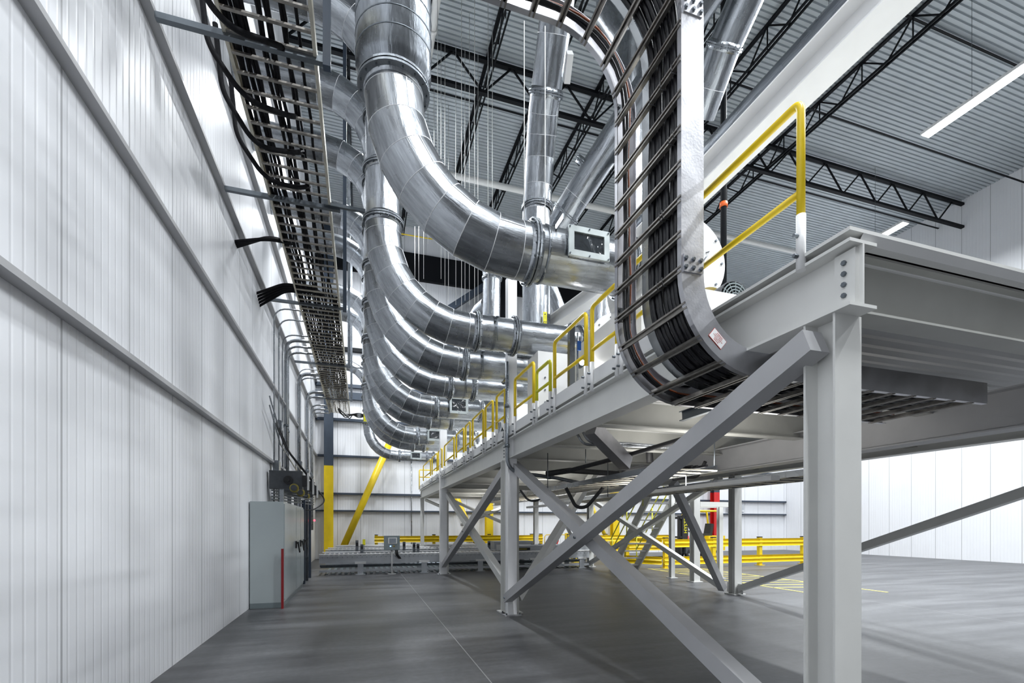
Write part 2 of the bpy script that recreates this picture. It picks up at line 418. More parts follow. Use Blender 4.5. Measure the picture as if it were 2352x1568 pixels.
# roof cross braces between joists
for i, (xa, l) in enumerate(((1.95, 'black X brace between the joists just right of the spiral duct'), (3.88, 'black X brace between the second pair of joists'), (5.81, 'black X brace between the joists behind the vertical segmented duct'))):
    b = MB(); b.bar((xa, 12.7, ZC-.75), (xa+1.93, 12.7, ZC-.05), lsec(.05, .05, .01), 'joist_black'); b.bar((xa, 12.7, ZC-.05), (xa+1.93, 12.7, ZC-.75), lsec(.05, .05, .01), 'joist_black')
    tag(b.build('roof_brace'), l, 'brace')
# sprinkler mains
p = at(1003, 0, z=ZC-1.6); 
def pipe_thing(name, pts, r, mat, label, cat, bend=0, rings=(), seg=14):
    o = thing(name, pts[0], label, cat)
    b = MB(); b.tube(pts, r, mat, seg, bend=bend); b.build('pipe', o)
    for i in rings:
        pass
    return o
x = p.x
t = pipe_thing('sprinkler_main', [(x, -2, ZC-1.6), (x, 15.6, ZC-1.6)], .105, 'white_pipe', 'white sprinkler pipe running back from the top beside the spiral duct', 'pipe')
b = MB()
for yy in (4, 9.5, 13): b.lathe((x, yy, ZC-1.6), (0, 1, 0), [(-.06, .105), (-.06, .13), (.06, .13), (.06, .105)], 'white_pipe', 16)
b.build('coupling', t)
q = at(1040, 403, z=ZC-1.9)
t = pipe_thing('sprinkler_main', [(x, q.y, ZC-1.9), (20, q.y, ZC-1.9)], .11, 'white_pipe', 'white sprinkler pipe crossing the hall under the roof trusses', 'pipe')
b = MB()
for xx in (6.5, 10.5): b.lathe((xx, q.y, ZC-1.9), (1, 0, 0), [(-.06, .11), (-.06, .135), (.06, .135), (.06, .11)], 'white_pipe', 16)
b.build('coupling', t)
# hanger rods
def rod(px, y0, y1, Y, r=.007, mat='white_pipe'):
    a = at(px, y1, Y=Y); zt = min(ZC-.8, at(px, y0, Y=Y).z)
    b = MB(); b.tube([(a.x, a.y, a.z), (a.x, a.y, zt)], r, mat, 6); 
    return b.build('hanger_rod')
for px, y0, y1, Y in ((1005, 0, 560, 12), (1013, 0, 640, 14), (1022, 0, 660, 14), (1030, 0, 690, 16), (1047, 0, 700, 14), (1060, 0, 720, 12), (1068, 0, 690, 14), (1078, 0, 700, 13), (1090, 0, 700, 11), (1098, 0, 700, 14), (1121, 0, 720, 12), (1131, 0, 715, 13), (997, 200, 545, 15), (983, 250, 560, 16), (973, 250, 640, 17), (962, 520, 660, 16), (953, 520, 660, 17)):
    tag(rod(px, y0, y1, Y), 'thin galvanised rod hanging from the roof among the ducts', 'hanger rod', 'thin rods hanging from the roof between the ducts')
tag(rod(1204, 48, 520, 5.6, .0055), 'thin steel rod hanging just left of the vertical segmented duct', 'hanger rod')
tag(rod(1252, 60, 625, 5.0, .0055), 'thin steel rod reaching down in front of the nearest duct', 'hanger rod')

# ------------------------------------------------------------------ ducts
def mring(c, d, r, seg, ref):
    a = (ref-d*ref.dot(d)).normalized(); b = d.cross(a)
    return [c+(a*math.cos(t*2*PI/seg)+b*math.sin(t*2*PI/seg))*r for t in range(seg)]
def gore_tube(b, pts, r, mat='galv', seam='galv_seam', seg=40, skip_ends=True):
    """mitred (lobster back) tube through pts: straight gores, welded seams at the mitres"""
    pts = [Vector(p) for p in pts]; n = len(pts)
    ref = Vector((0, 1, 0)) if abs((pts[1]-pts[0]).normalized().y) < .9 else Vector((1, 0, 0))
    dirs = [(pts[i+1]-pts[i]).normalized() for i in range(n-1)]
    def cut(i, di):     # ring of mitre plane i along direction di
        if i == 0: nrm = dirs[0]
        elif i == n-1: nrm = dirs[-1]
        else: nrm = (dirs[i-1]+dirs[i]).normalized()
        base = mring(pts[i], di, r, seg, ref)
        return [p + di*((pts[i]-p).dot(nrm)/di.dot(nrm)) for p in base]
    for i in range(n-1):
        b.quadgrid([cut(i, dirs[i]), cut(i+1, dirs[i])], mat, True)
    for i in range(1, n-1):
        nrm = (dirs[i-1]+dirs[i]).normalized()
        rg = cut(i, dirs[i]); w = r*.014
        rr = []
        for dw, dr in ((-w, .0), (-w*.4, .7), (w*.4, .7), (w, .0)):
            rr.append([p+(p-pts[i]).normalized()*w*dr+nrm*dw for p in rg])
        b.quadgrid(rr, seam, True)
def arc(c, r, a0, a1, n, Y):
    """polyline whose straight gores follow the arc in the XZ plane; end tangents exact"""
    out = []
    for k in range(n+1):
        a = a0+(a1-a0)*k/n
        out.append(Vector((c[0]+r*math.cos(a), Y, c[1]+r*math.sin(a))))
    return out
def flange(name, o, axis, r, parent, bolts=True, w=.05, t=.022):
    b = MB(); o = Vector(o); ax = Vector(axis).normalized()
    for s in (-1, 1): b.ring(o+ax*s*t*.8, ax, r*.99, r+w, t, 'galv_dull', 40)
    b.lathe(o, ax, [(-.07, r), (-.07, r+.006), (.07, r+.006), (.07, r)], 'galv', 40)
    a, c = perp(ax)
    if bolts:
        for k in range(16):
            an = (k+.5)*2*PI/16; p = o+(a*math.cos(an)+c*math.sin(an))*(r+w*.55)
            b.lathe(p, ax, [(-.045, 0), (-.045, .010), (.045, .010), (.045, 0)], 'galv_dark', 6, False)
    return b.build(name, parent)
def portbox(parent, xc, Y, zc, r, w, h):
    """framed inspection window standing on the front of a duct"""
    y = Y-r-.02
    fr = MB(); t = w*.13
    for x0, x1, z0, z1 in ((-w/2, w/2, h/2-t, h/2), (-w/2, w/2, -h/2, -h/2+t), (-w/2, -w/2+t, -h/2+t, h/2-t), (w/2-t, w/2, -h/2+t, h/2-t)):
        fr.box2(xc+x0, xc+x1, y-.03, y, zc+z0, zc+z1, 'port_frame')
    # collar back to the curved duct wall
    for s in (-1, 1):
        fr.box2(xc+s*w*.44-.006, xc+s*w*.44+.006, y, Y-r*.3, zc-h*.46, zc+h*.46, 'galv')
        fr.box2(xc-w*.44, xc+w*.44, y, Y-r*.3, zc+s*h*.46-.006, zc+s*h*.46+.006, 'galv')
    o = fr.build('window_frame', parent)
    o['label'] = 'galvanised frame of the inspection window'
    b = MB(); b.box2(xc-w/2+t*.8, xc+w/2-t*.8, y-.012, y-.004, zc-h/2+t*.8, zc+h/2-t*.8, 'port_glass'); g = b.build('window_glass', o)
    b = MB()
    for sx in (-.47, 0, .47):
        for sz in (-.45, .45): b.lathe((xc+sx*w, y-.03, zc+sz*h), (0, -1, 0), [(0, .009), (.014, .009), (.014, 0)], 'galv_dark', 6, False)
    b.build('bolts', o)
ZD = H+3.12; XV = .335
ORD = ['nearest', 'second', 'third', 'fourth', 'fifth', 'sixth', 'seventh', 'eighth', 'last']
#  Y,   diam, R,  z-off, x-start horizontal end, port, ring xs
DUCTS = [
 (5.17, .60, 1.36, 0.0, 3.05, (2.43, .50, .33), (1.85,)),
 (7.59, .535, 1.30, .02, 3.6, None, (1.72, 2.42)),
 (9.09, .55, 1.42, .0, 3.6, None, (1.85, 2.75)),
 (10.6, .54, 1.42, .0, 4.0, None, (1.85, 2.42)),
 (12.67, .55, 1.42, .0, 4.0, (2.45, .5, .44), (1.85, 3.1)),
 (14.1, .54, 1.42, .0, 4.0, None, (1.85, 2.55)),
 (17.0, .56, 1.42, .0, 4.0, (2.50, .62, .42), (1.85, 3.3)),
 (18.5, .55, 1.42, .0, 4.0, None, (1.85, 2.3)),
 (22.1, .44, 1.20, .0, 3.2, (2.38, .48, .34), (1.62, 2.9)),
]
for i, (Y, D, RR, dz, xe, port, fl) in enumerate(DUCTS):
    r = D/2; z = ZD+dz
    desc = {0: 'nearest galvanised duct, big spiral pipe bending to a segmented elbow with window',
            1: 'second galvanised duct from the camera, segmented elbow passing in front of the white post',
            2: 'third galvanised duct from the camera, elbow tucked under the second one',
            3: 'fourth galvanised duct from the camera, plain run reaching the yellow railing',
            4: 'fifth galvanised duct from the camera, with a square window after the elbow',
            5: 'sixth galvanised duct from the camera, just under the fifth one',
            6: 'seventh galvanised duct from the camera, window beside the second white column',
            7: 'eighth galvanised duct from the camera, just under the seventh one',
            8: 'farthest and smallest galvanised duct, lowest elbow, in front of the yellow brace'}[i]
    t = thing('duct_line', (XV, Y, z), desc, 'duct')
    # lower elbow: from vertical down to horizontal right
    pts = arc((XV+RR, z+RR), RR, PI, 1.5*PI, 7, Y)
    # seam positions at gore mitres: include short collars
    b = MB(); gore_tube(b, [pts[0]+Vector((0, 0, .16 if i else .07))]+pts+[pts[-1]+Vector((.14, 0, 0))], r)
    for k in range(1, 8):   # staggered longitudinal weld on every other gore
        p0, p1 = pts[k-1], pts[k]
        d = (p1-p0).normalized(); nn = Vector((0, -1, 0)); s = d.cross(nn).normalized()
        if k % 2: off = (nn*math.cos(.35)-s*math.sin(.35))
        else: off = (nn*math.cos(1.25)-s*math.sin(1.25))
        b.bar(p0+off*(r+.000), p1+off*(r+.000), rect(.011, .008), 'galv_seam')
    b.build('elbow', t)
    xs = XV+RR+.14
    b = MB(); b.lathe((xs, Y, z), (1, 0, 0), [(0, r*.995), (xe-xs, r*.995)], 'galv', 40); b.build('horizontal_pipe', t)
    for xf in fl: flange('flange', (max(xf, xs), Y, z), (1, 0, 0), r, t)
    flange('flange', (xe, Y, z), (1, 0, 0), r, t)
    if port: portbox(t, port[0], Y, z+.02, r, port[1], port[2])
    if i == 0:
        ztop = z+RR+.07
        flange('flange', (XV, Y, ztop+.02), (0, 0, 1), r, t, w=.07)
        b = MB(); R2 = .385
        prof = [(0, r), (.02, r), (.12, R2), (.12, R2)]
        b.lathe((XV, Y, ztop+.03), (0, 0, 1), [(0, r+.02), (.10, R2-.03), (.14, R2), (7.0, R2)], 'galv_dull', 48)
        b.build('spiral_pipe', t)
        b = MB(); n = 900; turns = 26; pitch = .185; rings = []
        for k in range(n+1):
            a = k/n*turns*2*PI; zz = ztop+.2+a/(2*PI)*pitch
            e = Vector((math.cos(a), math.sin(a), 0)); c0 = Vector((XV, Y, zz))
            rings.append([c0+e*(R2-.002)-Z*.008, c0+e*(R2+.006)-Z*.004, c0+e*(R2+.006)+Z*.004, c0+e*(R2-.002)+Z*.008])
        b.quadgrid(rings, 'galv_dark', True); b.build('spiral_seam', t)
        b = MB(); b.box2(2.06, 2.075, Y-r-.16, Y-r+.05, z+.15, z+.21, 'galv_dull'); b.lathe((1.985, Y, z), (1, 0, 0), [(-.012, r), (-.012, r+.012), (.012, r+.012), (.012, r)], 'galv_dull', 40); b.build('hanger_lug', t)
    else:
        zu = H+7.75 if i < 8 else H+7.0
        ru = 1.05
        b = MB()
        z0 = z+RR+.16; z1 = zu-ru
        b.lathe((XV, Y, z0), (0, 0, 1), [(0, r), (z1-z0, r)], 'galv', 40); b.build('vertical_pipe', t)
        nfl = 3
        for k in range(nfl):
            flange('flange', (XV, Y, z0+.02+(z1-z0)*k/(nfl-.6)*.9), (0, 0, 1), r, t, w=.04)
        up = arc((XV-ru, zu-ru), ru, 0, PI/2, 5, Y)
        b = MB(); gore_tube(b, [Vector((XV, Y, z1-.02))]+up+[Vector((XV-ru-.1, Y, zu))], r*1.02); b.build('upper_elbow', t)
        b = MB(); b.lathe((XL-.0, Y, zu), (1, 0, 0), [(0.005, r), (XV-ru-.1-XL, r)], 'galv', 40); b.build('wall_pipe', t)
    # hanger strap with rod
    xr = {0: 2.06, 1: 2.05}.get(i, 2.2)
    if i:
        b = MB(); b.lathe((xr, Y, z), (1, 0, 0), [(-.02, r+.004), (.02, r+.004)], 'galv_dull', 40)
        b.box((xr, Y-r-.05, z+r*.5), (.05, .12, .008), 'galv_dark'); b.tube([(xr, Y-r-.09, z-r*.9), (xr, Y-r-.09, z+r*.5)], .007, 'galv_dark', 6)
        b.build('hanger_strap', t)
# sticker on the farthest duct
Y9 = 22.1
b = MB(); zz = H+3.12+1.20
a0 = at(841, 972, Y=Y9-.23); a1 = at(841, 921, Y=Y9-.23)
b.lathe((XV, Y9, a0.z), (0, 0, 1), [(0, .226), (a1.z-a0.z, .226)], 'label_yellow', 40)
# keep only a narrow vertical strip of the sleeve
vb = MB(); k = vb.mi('label_yellow'); seg = 8
for j in range(seg+1):
    a = math.radians(232-24+j*6); 
    vb.v += [(XV+.226*math.cos(a), Y9+.226*math.sin(a), a0.z), (XV+.226*math.cos(a), Y9+.226*math.sin(a), a1.z)]
for j in range(seg): vb.f.append((2*j, 2*j+2, 2*j+3, 2*j+1)); vb.m.append(k); vb.sm.append(True)
o = vb.build('duct_label'); tag(o, 'long yellow label strip on the farthest duct', 'label')
aa = math.radians(232); nv = Vector((math.cos(aa), math.sin(aa), 0))
zc = (a0.z+a1.z)/2+.15
tx = text('lettering', 'DUST LINE 2', .105, Vector((XV, Y9, zc))+nv*.229, (PI/2, -PI/2, 0), 'lettering_black', None)
Mx = Matrix((Vector((0, 0, -1)), Vector((-math.sin(aa), math.cos(aa), 0))*1, nv)).transposed()
# local x runs down, local z points out of the duct
ex = Vector((0, 0, -1)); ez = nv; ey = ez.cross(ex)
tx.rotation_euler = Matrix((ex, ey, ez)).transposed().to_euler(); tx.parent = o; tx.location = tx.location-wl(o)
b = MB(); b.box(Vector((XV, Y9, zc-.52))+nv*.229, (.012, .012, .22), 'lettering_black', Matrix.Rotation(aa, 3, 'Z')); b.lathe(Vector((XV, Y9, zc-.66))+nv*.226, nv, [(0, .03), (.004, .03), (.004, 0)], 'lettering_black', 3, False); b.build('arrow_mark', o)

def roofwards(pts, k=.5):
    d = (pts[-1]-pts[-2])*k; e = pts[-1]+d; m = e+d.normalized()*.25+Z*.35
    return pts+[e, m, Vector((m.x, m.y, ZC))]
# the ducts behind: risers on the platform
def riser(pts, r, label, rings=(), seam=True, seg=32):
    t = thing('riser_duct', pts[0], label, 'duct')
    b = MB(); gore_tube(b, pts, r, seg=seg); b.build('pipe', t)
    for p, d in rings: flange('flange', p, d, r, t, w=.035)
    return t
P0 = at(1232, 760, d=9.3); P1 = Vector((P0.x, P0.y, at(1232, 490, d=9.3).z))
Ps = [P0, P1, at(1236, 430, d=9.2), at(1240, 365, d=9.05), at(1244, 310, d=8.85), at(1248, 260, d=8.65), at(1254, 215, d=8.45), at(1272, 80, d=8.0), at(1292, -90, d=7.4)]
t = riser(roofwards(Ps, 1.2), .272, 'tall segmented duct rising in the middle, white box clamped near its top', [(at(1234, 480, d=9.28), P1-P0), (Ps[6], Ps[7]-Ps[6]), (at(1280, 60, d=7.95), Ps[7]-Ps[6])])
q = at(1308, 150, d=7.9)
b = MB(); b.bar(at(1309, 120, d=7.7), at(1301, 188, d=8.0), rect(.10, .22), 'white_plate'); b.build('side_box', t)
pl = at(1252, 716, d=8.98)-Z*.25
ex = Vector((0, 0, 1)); ez = -F; ey = ez.cross(ex)
Ml = Matrix((ex, ey, ez)).transposed()
b = MB(); b.box(pl, (.50, .068, .004), 'label_yellow', Ml); b.box(pl-F*.003+Z*.15, (.06, .004, .002), 'lettering_black', Ml); b.lathe(pl-F*.001+Z*.205, -F, [(0, .012), (.004, .012), (.004, 0)], 'lettering_black', 8, False); lo = b.build('label_strip', t); lo['label'] = 'yellow label reading LINE 2'
tx = text('lettering', 'LINE 2', .078, pl-F*.004-Z*.03, (0, 0, 0), 'lettering_black', lo)
tx.rotation_euler = Ml.to_euler()
a, c = at(1262, 548, d=10.2), at(1512, 160, d=8.6)
t = riser(roofwards([a, a*.72+c*.28, c], .75), .27, 'slanted shiny duct rising to the right behind the ladder tray', [(at(1300, 490, d=9.95), c-a), (at(1350, 385, d=9.6), c-a)])
a = at(1448, 540, d=9.2)
t = riser([a, Vector((a.x, a.y, at(1448, 90, d=9.2).z)), at(1425, 30, d=9.2)+Vector((0, .3, .3)), at(1400, -60, d=9.4), at(1400, -60, d=9.4)+Vector((-.1, .1, .6)), Vector((at(1400, -60, d=9.4).x-.1, at(1400, -60, d=9.4).y+.1, ZC))], .30, 'upright dull duct seen through the rungs of the ladder tray', [(Vector((a.x, a.y, at(1448, 95, d=9.2).z)), Z)])
a, c = at(1606, 268, d=9.5), at(1712, -30, d=8.2)
t = riser(roofwards([a, a*.75+c*.25, a*.45+c*.55, c+Vector((.1, 0, 0))], .8), .30, 'bright duct leaning up into the top right corner of the hall', [(a*.42+c*.58, c-a)])
a = at(1128, 745, d=13); c = at(1130, 640, d=13); 
t = riser([a, c, c+Vector((-.1, 0, .9))], .24, 'short upright duct behind the top of the white post', [(c, Z)], seg=24)
a = at(1085, 745, d=14); t = riser([a, at(1103, 715, d=13.8), at(1120, 700, d=13.5)], .22, 'small elbow duct peeking out behind the short upright duct', seg=24)
a = at(1285, 745, d=12); t = riser([at(1290, 780, d=12), at(1288, 720, d=12), at(1272, 680, d=12), at(1262, 655, d=12)], .17, 'thin curved duct just right of the labelled riser', seg=24)
a = at(1378, 790, d=9.5); t = riser([a, Vector((a.x, a.y, at(1378, 640, d=9.5).z))], .27, 'upright duct stub standing behind the tall yellow railing posts', seg=24)

# ------------------------------------------------------------------ the platform
XP = 2.60; ZT = 3.145; ZBm = 2.785; XF = 8.3
def ibeam(name, p0, p1, w, h, mat, label, cat='beam', **k):
    b = MB(); b.bar(p0, p1, isec(w, h, .016, .012), mat); return tag(b.build(name), label, cat)
zc = (ZT+ZBm)/2
for (y0, y1, l) in ((1.9, 8.42, 'deep white edge beam of the platform, nearest section with faint blue marks'), (8.5, 15.72, 'white edge beam of the platform between the two tall white columns'), (15.8, 21.7, 'farthest white edge beam of the platform, behind the second column')):
    t = thing('edge_beam', (XP, y0, ZBm), l, 'beam')
    b = MB(); b.bar((XP, y0, zc), (XP, y1, zc), isec(.2, ZT-ZBm, .018, .012), 'white_steel'); b.build('beam', t)
    b = MB()
    for yy in (y0+.08, y1-.08):
        b.box((XP-.02, yy, zc), (.03, .12, .30), 'white_steel')
        for dz in (-.09, -.03, .03, .09): b.lathe((XP-.03, yy, zc+dz), (-1, 0, 0), [(0, .014), (.02, .014), (.02, 0)], 'galv_dark', 6, False)
    b.build('connection_plate', t)
ibeam('floor_beam', (6.0, 1.9, 2.72), (6.0, 21.7, 2.72), .25, .40, 'grey_steel', 'long grey beam running under the middle of the platform')
ibeam('floor_beam', (XF, 1.9, zc), (XF, 21.7, zc), .2, .46, 'white_steel', 'white beam along the far side of the platform')
ys = [2.1, 3.7, 5.3, 6.9, 8.42, 10.2, 12.0, 13.9, 15.8, 17.8, 19.8, 21.6]
for i, y in enumerate(ys):
    b = MB(); b.bar((XP+.1, y, zc+.03), (XF, y, zc+.03), isec(.16, .34, .014, .01), 'under_steel')
    tag(b.build('cross_beam'), 'light steel cross beam under the platform floor', 'beam', 'cross beams under the platform')
# deck: corrugated underside
b = MB(); b.box2(XP-.1, XF+.1, 1.9, 21.7, ZT+.04, ZT+.06, 'white_steel')
prof = []; y = 1.9
while y < 21.7: prof += [(y, ZT+.04), (y+.03, ZT+.0), (y+.08, ZT+.0), (y+.11, ZT+.04)]; y += .15
b.quadgrid([[(x, yy, zz) for yy, zz in prof] for x in (XP, XF+.1)], 'white_plate', False, False)
tag(b.build('platform_deck'), 'corrugated steel deck of the raised platform, seen from below', 'platform deck')
# kick plates along the edge
for k, (y0, y1, l) in enumerate(((3.6, 5.05, 'white kick plate at the platform edge behind the ladder tray'), (5.1, 6.6, 'white kick plate below the tall yellow railing'), (6.65, 8.4, 'white kick plate beside the nearest tall column'), (8.5, 15.7, 'white kick plate between the two tall columns'), (15.8, 21.7, 'white kick plate along the far end of the platform'))):
    b = MB(); b.bar((XP-.09, y0, ZT+.135), (XP-.09, y1, ZT+.135), csec(.05, .15, .006), 'white_plate'); tag(b.build('kick_plate'), l, 'kick plate')
# columns
def tallcol(x, y, top, w, dpt, label):
    t = thing('platform_column', (x, y, 0), label, 'column')
    b = MB(); b.box2(x-w/2, x+w/2, y-dpt/2, y+dpt/2, .02, top, 'white_bright'); b.build('shaft', t)
    b = MB(); b.box2(x-w/2-.07, x+w/2+.07, y-dpt/2-.07, y+dpt/2+.07, 0, .02, 'grey_steel')
    for sx in (-1, 1):
        for sy in (-1, 1): b.lathe((x+sx*(w/2+.04), y+sy*(dpt/2+.04), .02), Z, [(0, .014), (.03, .014), (.03, 0)], 'galv_dark', 6, False)
    b.build('base_plate', t)
    return t
def wcol(x, y, top, w, mat, label):
    t = thing('platform_column', (x, y, 0), label, 'column')
    b = MB(); b.bar((x, y, .02), (x, y, top), isec(w, w, .014, .01), mat, up=(0, 1, 0)); b.build('shaft', t)
    b = MB(); b.box2(x-w/2-.06, x+w/2+.06, y-w/2-.06, y+w/2+.06, 0, .02, mat); b.build('base_plate', t)
    if w >= .19 and x != 9.05: b = MB(); b.box2(x-.01, x+.01, y-.24, y+.24, .03, .26, mat); b.build('gusset_plate', t)
    return t
tallcol(2.575, 8.19, 6.02, .165, .165, 'nearest tall square white column, standing in front of the platform beam')
wcol(2.62, 8.42, ZBm, .27, 'white_steel', 'grey column directly behind the nearest tall white column, carrying the braces')
tallcol(2.575, 15.6, 4.7, .22, .2, 'second tall square white column, farther down the platform')
wcol(2.66, 15.85, ZBm, .24, 'white_steel', 'grey column tight behind the second tall white column')
wcol(2.62, 21.5, ZBm, .15, 'white_steel', 'slim column at the far end of the platform edge')
wcol(2.62, 2.1, ZBm, .2, 'white_steel', 'platform column past the ladder tray where the big cross brace ends')
wcol(XF, 9.05, ZBm, .2, 'white_steel', 'platform column at the far right, with bolted brace feet')
wcol(XF+.2, 16.8, ZBm, .2, 'white_steel', 'platform column beside the foot of the stair')
wcol(XF-.3, 21.5, ZBm, .2, 'white_steel', 'back platform column in front of the stop sign')
wcol(XF, 2.1, ZBm, .2, 'white_steel', 'platform column at the near end of its far side')
wcol(9.05, 12.45, 2.7, .13, 'white_steel', 'slim post in front of the forklift mast')
wcol(9.05, 11.4, 2.7, .2, 'white_steel', 'wide post beside the forklift guard, under the stair landing')
wcol(10.35, 11.9, 2.2, .13, 'white_steel', 'short post right of the forklift carrying the low frame beam')
# cross braces: square tubes with bolts
def brace(p0, p1, w, mat, label, bolts=()):
    p0, p1 = Vector(p0), Vector(p1)
    t = thing('cross_brace', p0, label, 'brace')
    b = MB(); b.bar(p0, p1, rect(w, w), mat); b.build('member', t)
    if bolts:
        b = MB()
        for f_ in bolts:
            p = p0+(p1-p0)*f_; b.lathe(p-Vector((w/2, 0, 0)), (-1, 0, 0), [(0, .018), (.02, .018), (.02, 0)], 'galv_dark', 6, False)
        b.build('bolt', t)
    return t
brace((2.50, 8.16, .30), (2.50, 2.1, 2.66), .145, 'grey_steel', 'big square brace rising from the nearest column foot to the upper right', (.01, .49))
brace((2.66, 8.30, 2.70), (2.66, 2.0, .10), .145, 'grey_steel', 'big square brace falling from the nearest column to the floor at lower right')
brace((2.58, 15.6, .28), (2.58, 8.6, 2.6), .15, 'grey_steel', 'square brace rising from the second column foot behind the nearest column', (.5,))
brace((2.72, 15.6, 2.62), (2.72, 8.6, .35), .15, 'white_steel', 'square brace falling from the second column to behind the nearest column')
def bracepx(a, c, X0, X1, w, label, mat='white_steel', bolts=()):
    brace(at(a[0], a[1], X=X0), at(c[0], c[1], X=X1), w, mat, label, bolts)
bracepx((1188, 1372), (1368, 1080), 2.75, 5.6, .15, 'light brace running from the nearest column foot up to the middle beam', bolts=(.05, .75))
def bracey(a, c, Y0, Y1, w, label, mat='white_steel', bolts=()):
    brace(at(a[0], a[1], Y=Y0), at(c[0], c[1], Y=Y1), w, mat, label, bolts)
bracey((1290, 1185), (1346, 1298), 17.2, 16.9, .12, 'short brace ending at the column foot beside the stair', 'grey_steel')
bracey((1350, 1296), (1655, 1100), 16.7, 9.3, .13, 'long thin brace rising behind the stair to the far right column')
bracey((1362, 1150), (1655, 1345), 16.7, 9.3, .13, 'long thin brace falling across the stair to the far right column foot')
bracey((1546, 1108), (1660, 1352), 8.6, 9.05, .15, 'grey brace dropping steeply to the far right column foot', 'grey_steel', (.3, .7))
brace((XF, 8.9, .15), (XF, 2.2, 2.7), .13, 'white_steel', 'brace leaving the far right column foot toward the right')
bracey((1060, 1205), (1155, 1165), 20.5, 17.0, .1, 'thin brace crossing behind the square brace pair')
bracey((1042, 1150), (1155, 1200), 21.0, 17.0, .1, 'thin brace sloping down behind the square brace pair')
bracey((978, 1148), (1015, 1164), 21.2, 19.8, .1, 'short knee brace at the far end of the platform')
b = MB(); b.bar((9.05, 12.3, 2.2), (10.35, 12.0, 2.2), rect(.1, .14), 'white_steel'); b.bar((9.2, 11.4, 2.2), (10.5, 11.4, 2.2), rect(.1, .14), 'white_steel')
tag(b.build('frame_beam'), 'low white frame beam over the forklift, in front of the red column', 'beam')
# railing panels
RZ = 4.07
def panel(y0, y1, top, label, mat='yellow', x=XP-.1, mid=None, r=.024):
    t = thing('railing_panel', (x, y0, ZT), label, 'railing')
    b = MB(); b.tube([(x, y0, ZT+.28), (x, y0, top), (x, y1, top), (x, y1, ZT+.28)], r, mat, 12, bend=.06); b.build('hoop', t)
    b = MB(); mz = mid or 3.58; b.tube([(x, y0, mz), (x, y1, mz)], r*.9, mat, 10); b.build('mid_rail', t)
    for y in (y0, y1):
        b = MB(); b.tube([(x, y, ZT-.03), (x, y, ZT+.30)], r*1.12, 'white_plate', 12)
        for dz in (.05, .17): b.lathe((x-r*1.1, y, ZT+dz), (-1, 0, 0), [(0, .012), (.03, .012), (.03, 0)], 'galv_dark', 6, False)
        b.build('foot_sleeve', t)
def ypx(px): return at(px, 1000, X=XP-.1).y
rl = [((1419, 1352), 'railing panel behind the ladder tray, right of the double yellow posts'), ((1344, 1272), 'tall yellow railing panel beside the bright lamp'),
      ((1226, 1185), 'yellow railing panel immediately right of the nearest white column'), ]
ytop = ypx(1420)
panel(2.2, 3.5, RZ+.05, 'yellow railing panel seen to the right of the ladder tray')
panel(3.55, ypx(1428), RZ+.03, 'yellow railing panel mostly hidden behind the ladder tray')
panel(ypx(1418), ypx(1360), RZ, rl[0][1]); panel(ypx(1346), ypx(1274), RZ, rl[1][1])
panel(ypx(1264), ypx(1233), 3.88, 'short yellow-green gate panel between two railing panels', 'yellow_green')
panel(ypx(1226), ypx(1183), RZ, rl[2][1])
pp = [(1160, 1138), (1132, 1113), (1110, 1084), (1080, 1068), (1065, 1047), (1043, 1020), (1015, 1006), (1004, 992), (989, 972)]
names = ['hidden partly by', 'first left of', 'second left of', 'third left of', 'fourth left of', 'fifth left of']
for i, (a, c) in enumerate(pp):
    lab = ['yellow railing panel touching the left side of the nearest column', 'second railing panel left of the nearest column', 'third railing panel left of the nearest column',
           'narrow railing panel, fourth left of the nearest column', 'fifth railing panel left of the nearest column', 'railing panel just right of the second column',
           'railing panel just left of the second column', 'small railing panel second from the far end', 'last small railing panel at the far end of the platform'][i]
    panel(ypx(a), ypx(c)-.08, RZ, lab)
b = MB(); yy = 21.6
b.tube([(XP-.1, yy, ZT+.05), (XP-.1, yy, RZ), (5.5, yy, RZ)], .024, 'yellow', 10, bend=.06); b.tube([(XP-.1, yy, 3.75), (5.5, yy, 3.75)], .022, 'yellow', 10)
b.tube([(4, yy, ZT+.05), (4, yy, RZ)], .024, 'yellow', 10)
tag(b.build('end_railing'), 'yellow railing across the far end of the platform', 'railing')

# conduit on the nearest column sweeping under the deck
def run(name, pts, r, mat, label, cat, bend, clamps=()):
    t = thing(name, pts[0], label, cat)
    b = MB(); b.tube(pts, r, mat, 12, bend=bend); b.build('tube', t)
    for p, ax in clamps:
        b = MB(); b.lathe(p, ax, [(-.03, r), (-.03, r+.012), (.03, r+.012), (.03, r)], 'galv_dark', 14); b.build('coupling', t)
    return t
cx, cy = 2.46, 8.06
pts = [Vector((cx, cy, at(1157, 830, Y=cy).z)), Vector((cx, cy, 2.55)), Vector((3.0, cy, 2.50)), Vector((3.4, cy, 2.46)), Vector((3.9, cy-.1, 2.36)), Vector((5.3, cy-.1, 2.34))]
run('conduit', pts, .033, 'galv_dull', 'thick conduit clamped down the nearest column and sweeping right under the platform', 'conduit', .35, [(Vector((cx, cy, 3.7)), Z), (Vector((cx, cy, 3.0)), Z), (Vector((3.25, cy, 2.475)), Vector((1, 0, 0)))])
for k, (dy, l) in enumerate(((0, 'upper thin conduit bending down under the platform beam'), (.18, 'lower thin conduit bending down under the platform beam'))):
    a = at(1315-k*-14, 1000, X=3.3)
    p = [at(1322+k*14, 990-k*4, d=7.0), at(1340+k*12, 1020-k*5, d=7.0), at(1440, 1024-k*6, d=7.2), at(1545, 1028-k*2, d=7.3), at(1560+8*k, 1048, d=7.3), at(1562+10*k, 1075, d=7.3)]
    run('conduit', p, .02, 'galv', l, 'conduit', .15)
